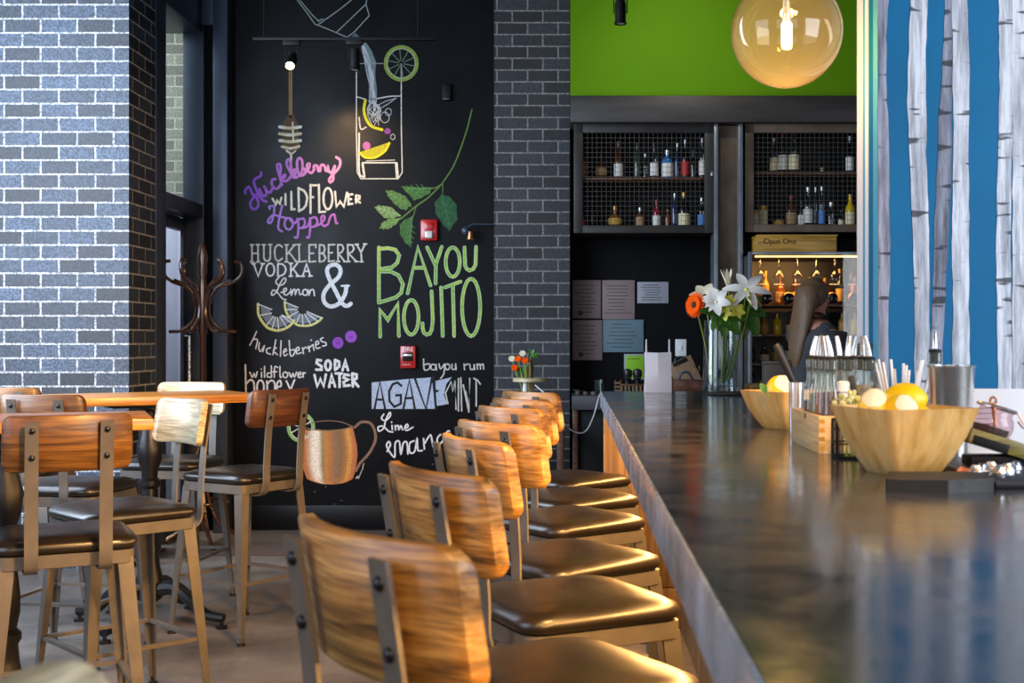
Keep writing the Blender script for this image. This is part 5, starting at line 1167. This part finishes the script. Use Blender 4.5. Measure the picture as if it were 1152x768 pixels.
def lemon(x, y, z, r, rot, label, peel=True, mt='lemon', grp='lemons in the bowls'):
    t = thing('lemon', label, 'lemon', (x, y, z), 0, grp); t.rotation_euler = rot
    prof = []
    for i in range(19):
        a = PI * i / 18; zz = -math.cos(a); rr_ = math.sin(a) ** .85
        zz *= 1.18 if abs(zz) < .95 else 1.28
        prof.append((max(rr_, .04 if 0 < i < 18 else 0) * r, zz * r))
    MB().lathe(prof, 22).build('fruit', M[mt], t, 180)
    if peel:
        m = MB(); n = 14; rings = []
        for i in range(8):
            zz = (-.62 + 1.24 * i / 7); rad = r * (1 - (zz * .84) ** 2) ** .42 + .0012; wv = .75 * math.cos(zz * 1.9)
            an = [-PI / 2 + (k / n - .5) * 2 * wv for k in range(n + 1)]
            rings.append([(rad * math.cos(a), rad * math.sin(a), zz * r * 1.15) for a in an] + [((rad - .002) * math.cos(a), (rad - .002) * math.sin(a), zz * r * 1.15) for a in reversed(an)])
        m.loft(rings); m.build('peeled_patch', M['pith'], t, 60)
    return t
lz = ZB + .098
lemon(X(984, 2.17), 2.17, lz + .014, .030, (-.8, 0, -.3), 'mostly peeled lemon with white pith at the left of the near bowl')
lemon(X(1018, 2.22), 2.225, lz + .024, .033, (1.4, .1, .9), 'lemon on top of the pile in the near bowl', False)
lemon(X(1014, 2.15), 2.145, lz + .006, .029, (-.7, 0, .2), 'lemon at the front of the near bowl with a peeled strip', True)
lemon(b1x + .035, b1d + .045, lz - .012, .03, (.3, 1.2, 1.2), 'lemon half sunk at the back of the near bowl', False)
lemon(b1x - .01, b1d + .01, ZB + .052, .032, (.3, 1.2, .7), 'lemon lying lowest inside the near bowl, under the others', False)
lemon(X(879, 3.25), 3.25, ZB + .094, .040, (-.75, 0, .25), 'bright yellow citrus with a peeled patch in the far bowl', True, 'orange_fruit')
t = thing('citrus_leaf', 'small green leaf beside the yellow citrus in the far bowl', 'leaf', P(862, 441, 3.14)); m = MB(); petal(m, (0, 0, 0), (-.5, -.3, .7), (0, -1, .2), .03, .018, .2); m.build('blade', M['leaf'], t); MB().tube([(0, 0, 0), (.01, .01, -.012)], .0015, 6).build('stalk', M['stem'], t)

# crate of syrup bottles
cxl, cy0, cy1, cw, chh = .497, 2.52, 2.83, .15, .077
t = thing('wooden_crate', 'pale pine crate of pour bottles on the bar behind the near bowl', 'crate', (cxl, cy0, ZB))
k_ = .009; L_ = cy1 - cy0
MB().box((0, 0, 0), (k_, L_, chh), .001).build('side_board', M['crate_wood'], t); MB().box((cw - k_, 0, 0), (cw, L_, chh), .001).build('side_board', M['crate_wood'], t)
MB().box((k_, 0, 0), (cw - k_, k_, chh), .001).build('end_board', M['crate_wood'], t); MB().box((k_, L_ - k_, 0), (cw - k_, L_, chh), .001).build('end_board', M['crate_wood'], t)
MB().box((k_, k_, 0), (cw - k_, L_ - k_, .006)).build('bottom_board', M['crate_wood'], t)
for xa, xb in ((-.0006, .012), (cw - .012, cw + .0006)):
    j_ = MB()
    for z in (.008, .026, .044, .062): j_.box((xa, -.0006, z), (xb, .0, z + .009))
    j_.build('finger_joint', M['box_wood'], t)
MB().box((-.001, L_ * .45, chh - .014), (.0, L_ * .5, chh - .002)).build('corner_mark', M['wood_mid'], t)
LIQ = {k: mat(k + '_syrup', hexc(c), .15, spec=.6) for k, c in dict(amber='a4561c', olive='7c7232', clear='c9d2c4', brown='4a1a10', pink='c86a74').items()}
def pour_bottle(x, y, z, liq, level, label, hgt=.185, r=.0205, band=None, pang=0.0, grp='pour bottles in the crate'):
    t = thing('pour_bottle', label, 'bottle', (x, y, z), pang, grp)
    MB().lathe([(r * .95, 0), (r, .004), (r, hgt * .58), (r * .94, hgt * .64), (r * .66, hgt * .74), (r * .60, hgt * .80), (r * .62, hgt * .88), (r * .70, hgt * .89), (r * .70, hgt * .985), (r * .5, hgt)], 22).build('glass_body', M['glass_green'], t, 40)
    MB().lathe([(r * .9, .006), (r * .9, hgt * level), (0, hgt * level)], 20).build('syrup', LIQ[liq], t, 40)
    MB().lathe([(r * .5, hgt * .87), (r * .56, hgt * .90), (r * .56, hgt * .99), (r * .62, hgt), (r * .62, hgt + .004), (r * .3, hgt + .007)], 16).build('pourer_collar', M['rubber'], t)
    MB().tube([(0, 0, hgt), (.001, 0, hgt + .014), (0.005, -.001, hgt + .034), (.009, -.002, hgt + .048)], [.0072, .0066, .0054, .0042], 12).build('pour_spout', M['steel_bright'], t)
    if band: MB().lathe([(r + .0012, hgt * .3), (r + .0012, hgt * .56)], 22, cap0=False, cap1=False).build('paper_band', M[band], t)
pb = [(.032, .035, 'brown', .64, 'pour bottle of dark syrup at the near left corner of the crate', None), (.032, .100, 'amber', .62, 'pour bottle of amber syrup, second along the left side of the crate', None), (.032, .165, 'olive', .6, 'pour bottle of olive syrup, third along the left side of the crate', None), (.032, .235, 'brown', .5, 'pour bottle of dark syrup at the far left corner of the crate', None),
      (.078, .085, 'olive', .5, 'pour bottle in the middle of the crate, behind the white spray bottle', None), (.075, .15, 'clear', .5, 'pour bottle of clear syrup in the middle of the crate', None), (.115, .055, 'clear', .5, 'pour bottle with magenta paper band on the right side of the crate', 'magenta'), (.118, .125, 'pink', .4, 'pour bottle of pink syrup on the right side of the crate', None), (.118, .21, 'clear', .5, 'pour bottle at the far right corner of the crate', None)]
for i, (dx, dy, lq, lv, lb, bd) in enumerate(pb): pour_bottle(cxl + dx, cy0 + dy, ZB + .0065, lq, lv, lb, band=bd, pang=PI + i * 1.1)
t = thing('spray_bottle', 'small clear spray bottle with white pump at the near end of the crate', 'bottle', (cxl + .055, cy0 + .024, ZB + .0065)); t.scale = (1.35, 1.35, 1.5)
MB().lathe([(.012, 0), (.0125, .002), (.0125, .03), (.007, .04), (.007, .044)], 18).build('glass_body', M['glass'], t); MB().lathe([(.0105, .042), (.0105, .06), (.007, .062), (.007, .078), (.0095, .08), (.0095, .092), (.006, .094)], 16).build('pump', M['white_plastic'], t)
# muddler in its steel cup
mx0, md0 = X(898, 2.98), 2.98
lathe_thing('steel_jigger', 'narrow steel cup behind the left end of the crate', 'cup', (mx0 - .004, md0, ZB), [('cup', [(.016, 0), (.017, .003), (.019, .13), (.0175, .13), (.015, .006)], M['steel_bright'])])
t = thing('muddler', 'black handled bar tool leaning left in the steel cup behind the crate', 'bar tool', (mx0 - .004, md0, ZB + .008))
MB().tube([(0.006, 0, 0), (-.006, 0, .12)], .006, 10).build('shaft', M['steel_bright'], t); MB().tube([(-.006, 0, .12), (-.045, 0, .205), (-.050, 0, .213)], [.009, .011, .008], 12).build('handle', M['rubber'], t)
# clear bottle, cork jar, herbs, straws
t = thing('swing_bottle', 'clear round-shouldered bottle with black cap right of the crate', 'bottle', (X(973, 2.9), 2.9, ZB)); MB().lathe([(.034, 0), (.036, .004), (.036, .11), (.028, .142), (.016, .165), (.015, .198), (.017, .2)], 22).build('glass_body', M['glass'], t); MB().lathe([(.018, .196), (.019, .222), (.015, .225)], 18).build('cap', M['rubber'], t)
t = thing('cork_jar', 'small jar with pale cork lid left of the straws', 'jar', (X(975, 2.62), 2.62, ZB)); MB().lathe([(.028, 0), (.03, .003), (.03, .095), (.024, .105)], 20).build('glass_body', M['glass'], t); MB().lathe([(.022, .10), (.025, .135), (.022, .137)], 18).build('cork', M['cork'], t)
t = thing('bar_tongs', 'pair of black bar tool handles standing left of the straws', 'bar tool', (X(983, 2.58), 2.58, ZB))
for s_ in (-1, 1): MB().box((s_ * .008 - .006, -.004, .06), (s_ * .008 + .006, .004, .165), .003, M=Matrix.Rotation(s_ * .1 - .15, 4, 'Y')).build('handle', M['rubber'], t)
MB().lathe([(.02, 0), (.02, .07), (.018, .07), (.018, .004)], 16).build('holder', M['steel_dark'], t)
hx, hd = X(958, 2.44), 2.44
hz = ZB
t = thing('wire_basket', 'black wire basket behind the near bowl holding dried herbs', 'basket', (hx, hd, ZB)); g = MB()
for z in (.004, .03, .056, .075): g.tube([(x, y, z) for x, y in rrect(.034, .034, .01, 3)], .0016, 6, True)
for k in range(24):
    p_ = rrect(.034, .034, .01, 5); x, y = p_[k % len(p_)]; g.tube([(x, y, 0.0), (x, y, .075)], .0012, 5)
g.build('wire_frame', M['black'], t); MB().box((-.033, -.033, 0.0), (.033, .033, .003)).build('base', M['black'], t)
t = thing('dried_herb_bunch', 'bunch of pale dried herb flowers above the wire basket', 'herbs', (hx, hd, ZB + .004)); m = MB(); rh = random.Random(2)
for k in range(70):
    v = Vector((max(-.034, min(.034, rh.gauss(0, .015))), max(-.03, min(.03, rh.gauss(0, .013))), .106 + rh.gauss(0, .008))); m.ball(v, rh.uniform(.003, .0065), 6, 4)
m.build('flower_heads', M['herb'], t); m = MB()
for k in range(14): m.tube([(rh.uniform(-.012, .012), rh.uniform(-.012, .012), 0), (rh.gauss(0, .014), rh.gauss(0, .012), .105)], .0012, 5)
m.build('stalks', M['stem'], t)
sx0, sd0 = X(1014, 2.62), 2.62
lathe_thing('straw_holder', 'clear tumbler holding white straws behind the near bowl', 'cup', (sx0, sd0, ZB), [('tumbler', [(.03, 0), (.032, .003), (.037, .10), (.035, .10), (.029, .006)], M['glass'])])
for k in range(16):
    a = k * 2.4; rr_ = .004 + .0055 * math.sqrt(k); bx, by = rr_ * math.cos(a) * .9, rr_ * math.sin(a) * .9
    s_ = thing('straw', 'white straw standing in the clear tumbler behind the near bowl', 'straw', (sx0, sd0, ZB + .0065), 0, 'white straws in the tumbler')
    lean = Vector((bx * 2.0, by * 1.2, 0)); tp = Vector((bx, by, 0)) + lean + Vector((0, 0, .172 + .012 * math.sin(k * 1.7)))
    MB().tube([(bx * .75, by * .75, 0), tp], .0029, 8).build('tube', M['straw'], s_)
lathe_thing('lime_jar', 'small round clear jar of green garnish beside the shaker', 'jar', (X(1044, 2.5), 2.5, ZB), [('glass_body', [(.018, 0), (.022, .01), (.022, .06), (.016, .07), (.016, .08)], M['glass']), ('garnish', [(.0, .004), (.018, .008), (.019, .045), (.0, .05)], M['leaf']), ('stopper', [(.014, .078), (.02, .092), (.018, .108), (.0, .113)], M['glass'])])
shx, shd = X(1070, 2.46), 2.46
sr_ = 26.5 / F * shd
t = thing('shaker_tin', 'large steel shaker tin behind the near bowl', 'shaker', (shx, shd, ZB)); hs_ = Z(411, shd) - ZB
MB().lathe([(sr_ * .72, 0), (sr_ * .74, .004), (sr_ * .98, hs_ * .97), (sr_ * 1.02, hs_ * .985), (sr_ * 1.02, hs_), (sr_ * .97, hs_), (sr_ * .72, .01), (0, .008)], 36).build('tin_body', M['steel_bright'], t, 40)
MB().lathe([(sr_ * 1.0, hs_ * .99), (sr_ * 1.035, hs_ * .995), (sr_ * 1.0, hs_ * 1.004)], 36, cap0=False, cap1=False).build('rolled_rim', M['steel_bright'], t)
pour_bottle(X(1052, 2.8), 2.8, ZB, 'clear', .5, 'pour bottle with steel spout standing behind the shaker tin', .205, .024, None, PI * .5, 'pour bottle behind the shaker')
# right-hand cluster: mat, menu, jar on block, foil bits
tag(MB().box((.655, 1.93, ZB), (.95, 2.34, ZB + .012), .003).build('drip_mat', mat('blue_black_mat', hexc('1c2430'), .4)), 'blue-black drip mat at the right end of the bar', 'mat')
t = thing('menu_card', 'white printed menu card standing at the right edge of the bar', 'menu', (.80, 2.47, ZB))
mh = Z(437, 2.47) - ZB
MB().box((-.075, -.002, .002), (.17, .0, mh), .0005).build('card', M['paper_white'], t)
MB().box((-.05, -.012, 0), (.15, .03, .006), .001).build('stand', M['lens'], t)
m = MB(); mr = MB(); rn = random.Random(4)
for cxm in (-.058, .0):
    z = mh - .028
    for k in range(9):
        if k in (0, 4): mr.box((cxm, -.0028, z - .0012), (cxm + .034, -.0022, z + .0012))
        else: m.box((cxm, -.0028, z - .0006), (cxm + rn.uniform(.02, .042), -.0022, z + .0006))
        z -= .0105
m.build('printed_lines', M['ink'], t); mr.build('red_headings', M['ink_red'], t)
bkx, bkd = X(1120, 2.18), 2.18
R_ = Matrix.Translation((0, 0, .036)) @ Matrix.Rotation(math.radians(17), 4, 'Y')
t = thing('wooden_caddy_block', 'tilted olive wooden block with a dark slot under the pink jar', 'block', (bkx + .004, bkd, ZB + .012))
MB().box((-.062, -.035, -.012), (.058, .035, .014), .002, M=R_).build('block_body', M['moss_block'], t); MB().box((-.056, -.0365, -.0115), (.008, -.034, .004), .0005, M=R_).build('dark_slot', M['black'], t)
MB().box((-.055, -.025, 0), (.05, .03, .018), .003).build('base', M['black'], t)
R2 = Matrix.Translation((-.012, 0, .052)) @ Matrix.Rotation(math.radians(17), 4, 'Y')
t = thing('clip_top_jar', 'pink-tinted clip-top glass jar tilted on the olive block', 'jar', (bkx, bkd, ZB + .012))
MB().lathe([(.03, 0), (.034, .004), (.037, .02), (.034, .034), (.029, .04), (.029, .046), (.033, .048), (.033, .054), (.027, .054)], 26, M=R2).build('glass_body', M['glass_pink'], t, 40)
MB().lathe([(.026, .003), (.030, .006), (.031, .016), (0, .018)], 20, M=R2).build('contents', mat('dark_berries', hexc('2a1a20'), .4, bump=(120, .6)), t)
MB().tube([R2 @ Vector((.034 * math.cos(a), .034 * math.sin(a), .051)) for a in [2 * PI * i / 24 for i in range(24)]], .0022, 6, True).build('wire_band', M['steel_bright'], t)
MB().tube([R2 @ Vector(p) for p in ((.034, -.01, .05), (.05, -.012, .035), (.056, -.012, .03), (.05, -.006, .03), (.04, -.004, .038))], .0016, 6).build('wire_clasp', M['brass'], t)
t = thing('copper_spoon', 'copper spoon handle with looped end rising from the pink jar', 'spoon', (bkx - .004, bkd, ZB + .075))
MB().tube([(0.004, 0, -.005), (-.0, 0, .045)], [.0032, .0038], 8).build('handle', M['brass'], t); MB().tube([(-.0 + .0052 * math.cos(2 * PI * i / 14), 0, .050 + .0062 * math.sin(2 * PI * i / 14)) for i in range(14)], .0022, 6, True).build('loop', M['brass'], t); MB().ball((.005, 0, -.01), .008, 12, 8, (1, .5, 1.2)).build('spoon_bowl', M['brass'], t)
rf = random.Random(9)
fp = [(1098, 526), (1106, 523), (1115, 528), (1124, 524), (1133, 529), (1143, 525)]
wh = ['leftmost', 'second from left', 'third from left', 'fourth from left', 'fifth from left', 'rightmost']
for i, (px, py) in enumerate(fp):
    x, d_ = X(px, 2.0 + .03 * (i % 3)), 2.0 + .03 * (i % 3)
    t = thing('foil_bottle_top', f'crumpled silver foil bottle top on the drip mat, {wh[i]} of six', 'foil', (x, d_, ZB + .012), rf.uniform(0, 6), 'foil tops on the drip mat'); m = MB()
    m.lathe([(.011 * rf.uniform(.9, 1.2), 0), (.012, .006), (.009, .013), (.006, .018), (.0, .019)], 9); m.build('foil', M['foil'], t, 25)
t = thing('citrus_peel', 'short curl of orange peel on the drip mat by the near bowl', 'peel', (X(1088, 2.02), 2.02, ZB + .012)); m = MB()
m.sweep(catmull([(-.016 + .0, .0, .004), (-.008, .006, .009), (.002, .0, .006), (.012, -.004, .004)], 6), .008, .0025, (0, .4, 1)); m.build('rind', M['orange_bit'], t)
m = MB(); pts = [(X(995, 1.9), 1.885), (X(1060, 1.9), 1.87), (X(1113, 1.92), 1.90), (X(1113, 1.99), 2.0), (X(1003, 1.98), 2.0)]
sl = []
for (a, b), (c_, d_) in zip(pts, pts[1:] + pts[:1]):
    for k in range(4):
        f_ = k / 4; sl.append((a + (c_ - a) * f_ + rf.uniform(-.003, .003), b + (d_ - b) * f_ + rf.uniform(-.003, .003)))
m.prism(sl, ZB + .0, ZB + .020); tag(m.build('slate_board', M['slate'], None, 30), 'rough-edged black slate board on the bar in front of the near bowl', 'board')

# ------------------------------------------------------------------ bartender before the cooler
def skin_mesh(name, nodes, edges, mt, parent=None, sub=2):
    me = bpy.data.meshes.new(name); me.from_pydata([n[0] for n in nodes], edges, []); me.materials.append(mt)
    o = bpy.data.objects.new(name, me); COL.objects.link(o)
    sk = o.modifiers.new('skin', 'SKIN')
    for i, n in enumerate(nodes):
        sv = me.skin_vertices[0].data[i]; r = n[1]; sv.radius = r if isinstance(r, tuple) else (r, r); sv.use_root = (i == 0)
    sk.use_smooth_shade = True
    ss = o.modifiers.new('sub', 'SUBSURF'); ss.levels = sub; ss.render_levels = sub
    if parent: o.parent = parent
    return o
px0, pd0 = X(915, 7.05), 7.05
nodes = [((0, 0, .88), (.13, .10)), ((0, 0, 1.05), (.115, .085)), ((0, 0, 1.22), (.135, .09)), ((0, .0, 1.33), (.12, .075)), ((.0, 0, 1.39), .045), ((.02, 0, 1.43), .042), ((.03, 0, 1.475), (.06, .07)), ((.025, 0, 1.545), (.07, .08)),
         ((0, .16, 1.31), .05), ((.06, .19, 1.10), .038), ((.26, .12, 1.06), .030), ((.33, .08, 1.07), .026), ((0, -.16, 1.31), .05), ((.05, -.20, 1.10), .038), ((.24, -.13, 1.04), .030), ((.31, -.09, 1.05), .026),
         ((0, .085, .82), .085), ((.01, .09, .48), .055), ((0, .09, .10), .04), ((.10, .09, .04), .035), ((0, -.085, .82), .085), ((.01, -.09, .48), .055), ((0, -.09, .10), .04), ((.10, -.09, .04), .035)]
edges = [(0, 1), (1, 2), (2, 3), (3, 4), (4, 5), (5, 6), (6, 7), (3, 8), (8, 9), (9, 10), (10, 11), (3, 12), (12, 13), (13, 14), (14, 15), (0, 16), (16, 17), (17, 18), (18, 19), (0, 20), (20, 21), (21, 22), (22, 23)]
for base, sy in ((11, -1), (15, 1)):
    bp = Vector(nodes[base][0])
    for k, (dy, L) in enumerate(((-.022, .062), (-.008, .075), (.007, .072), (.02, .055))):
        a = len(nodes); nodes.append((tuple(bp + Vector((.045, dy, .004))), .010)); nodes.append((tuple(bp + Vector((.045 + L * .55, dy * 1.1, -.006))), .009)); nodes.append((tuple(bp + Vector((.045 + L, dy * 1.1, -.03))), .007))
        edges += [(base, a), (a, a + 1), (a + 1, a + 2)]
    a = len(nodes); nodes.append((tuple(bp + Vector((.01, sy * .03, .006))), .010)); nodes.append((tuple(bp + Vector((.045, sy * .05, 0))), .008)); edges += [(base, a), (a, a + 1)]
per = skin_mesh('person', nodes, edges, M['skin'])
per.location = (px0, pd0, 0); per.rotation_euler = (0, 0, math.radians(25)); tag(per, 'person with long light brown hair in a dark grey shirt working before the cooler', 'person')
skin_mesh('shirt', [((0, 0, .86), (.15, .115)), ((0, 0, 1.05), (.13, .10)), ((0, 0, 1.22), (.15, .105)), ((0, 0, 1.33), (.135, .09)), ((.005, 0, 1.385), (.06, .06)), ((0, .165, 1.31), .064), ((.05, .19, 1.15), .055), ((0, -.165, 1.31), .064), ((.04, -.2, 1.15), .055)],
          [(0, 1), (1, 2), (2, 3), (3, 4), (3, 5), (5, 6), (3, 7), (7, 8)], M['shirt'], per)
skin_mesh('trousers', [((0, 0, .93), (.145, .11)), ((0, 0, .86), (.15, .115)), ((0, .088, .78), .1), ((.01, .092, .48), .07), ((0, .09, .09), .058), ((0, -.088, .78), .1), ((.01, -.092, .48), .07), ((0, -.09, .09), .058)], [(0, 1), (1, 2), (2, 3), (3, 4), (1, 5), (5, 6), (6, 7)], M['trousers'], per)
h_ = MB()
h_.ball((.0, 0, 1.535), .088, 20, 14, (1.0, .95, 1.05)); h_.loft([[(x0_ + a_ * math.cos(2 * PI * k / 18), b_ * math.sin(2 * PI * k / 18), z_) for k in range(18)] for z_, x0_, a_, b_ in ((1.60, -.01, .05, .05), (1.57, -.025, .075, .08), (1.50, -.045, .065, .085), (1.42, -.075, .04, .088), (1.34, -.095, .032, .085), (1.24, -.115, .028, .07), (1.16, -.12, .02, .045), (1.12, -.12, .008, .02))])
h_.build('hair', M['hair'], per, 60)
fc = MB(); fc.ball((.098, 0, 1.50), .011, 8, 6, (1.2, .8, 1.3)); fc.build('nose', M['skin'], per)
for s_ in (-1, 1): MB().ball((.083, s_ * .028, 1.522), .009, 8, 6).build('eye', M['white_plastic'], per)
MB().box((.084, -.02, 1.458), (.09, .02, 1.466), .002).build('mouth', mat('lips', hexc('9a5048'), .5), per)
for s_ in (-1, 1): MB().box((-.05, s_ * .09 - .04, 0), (.17, s_ * .09 + .04, .075), .03, seg=3).build('shoe', M['rubber'], per)
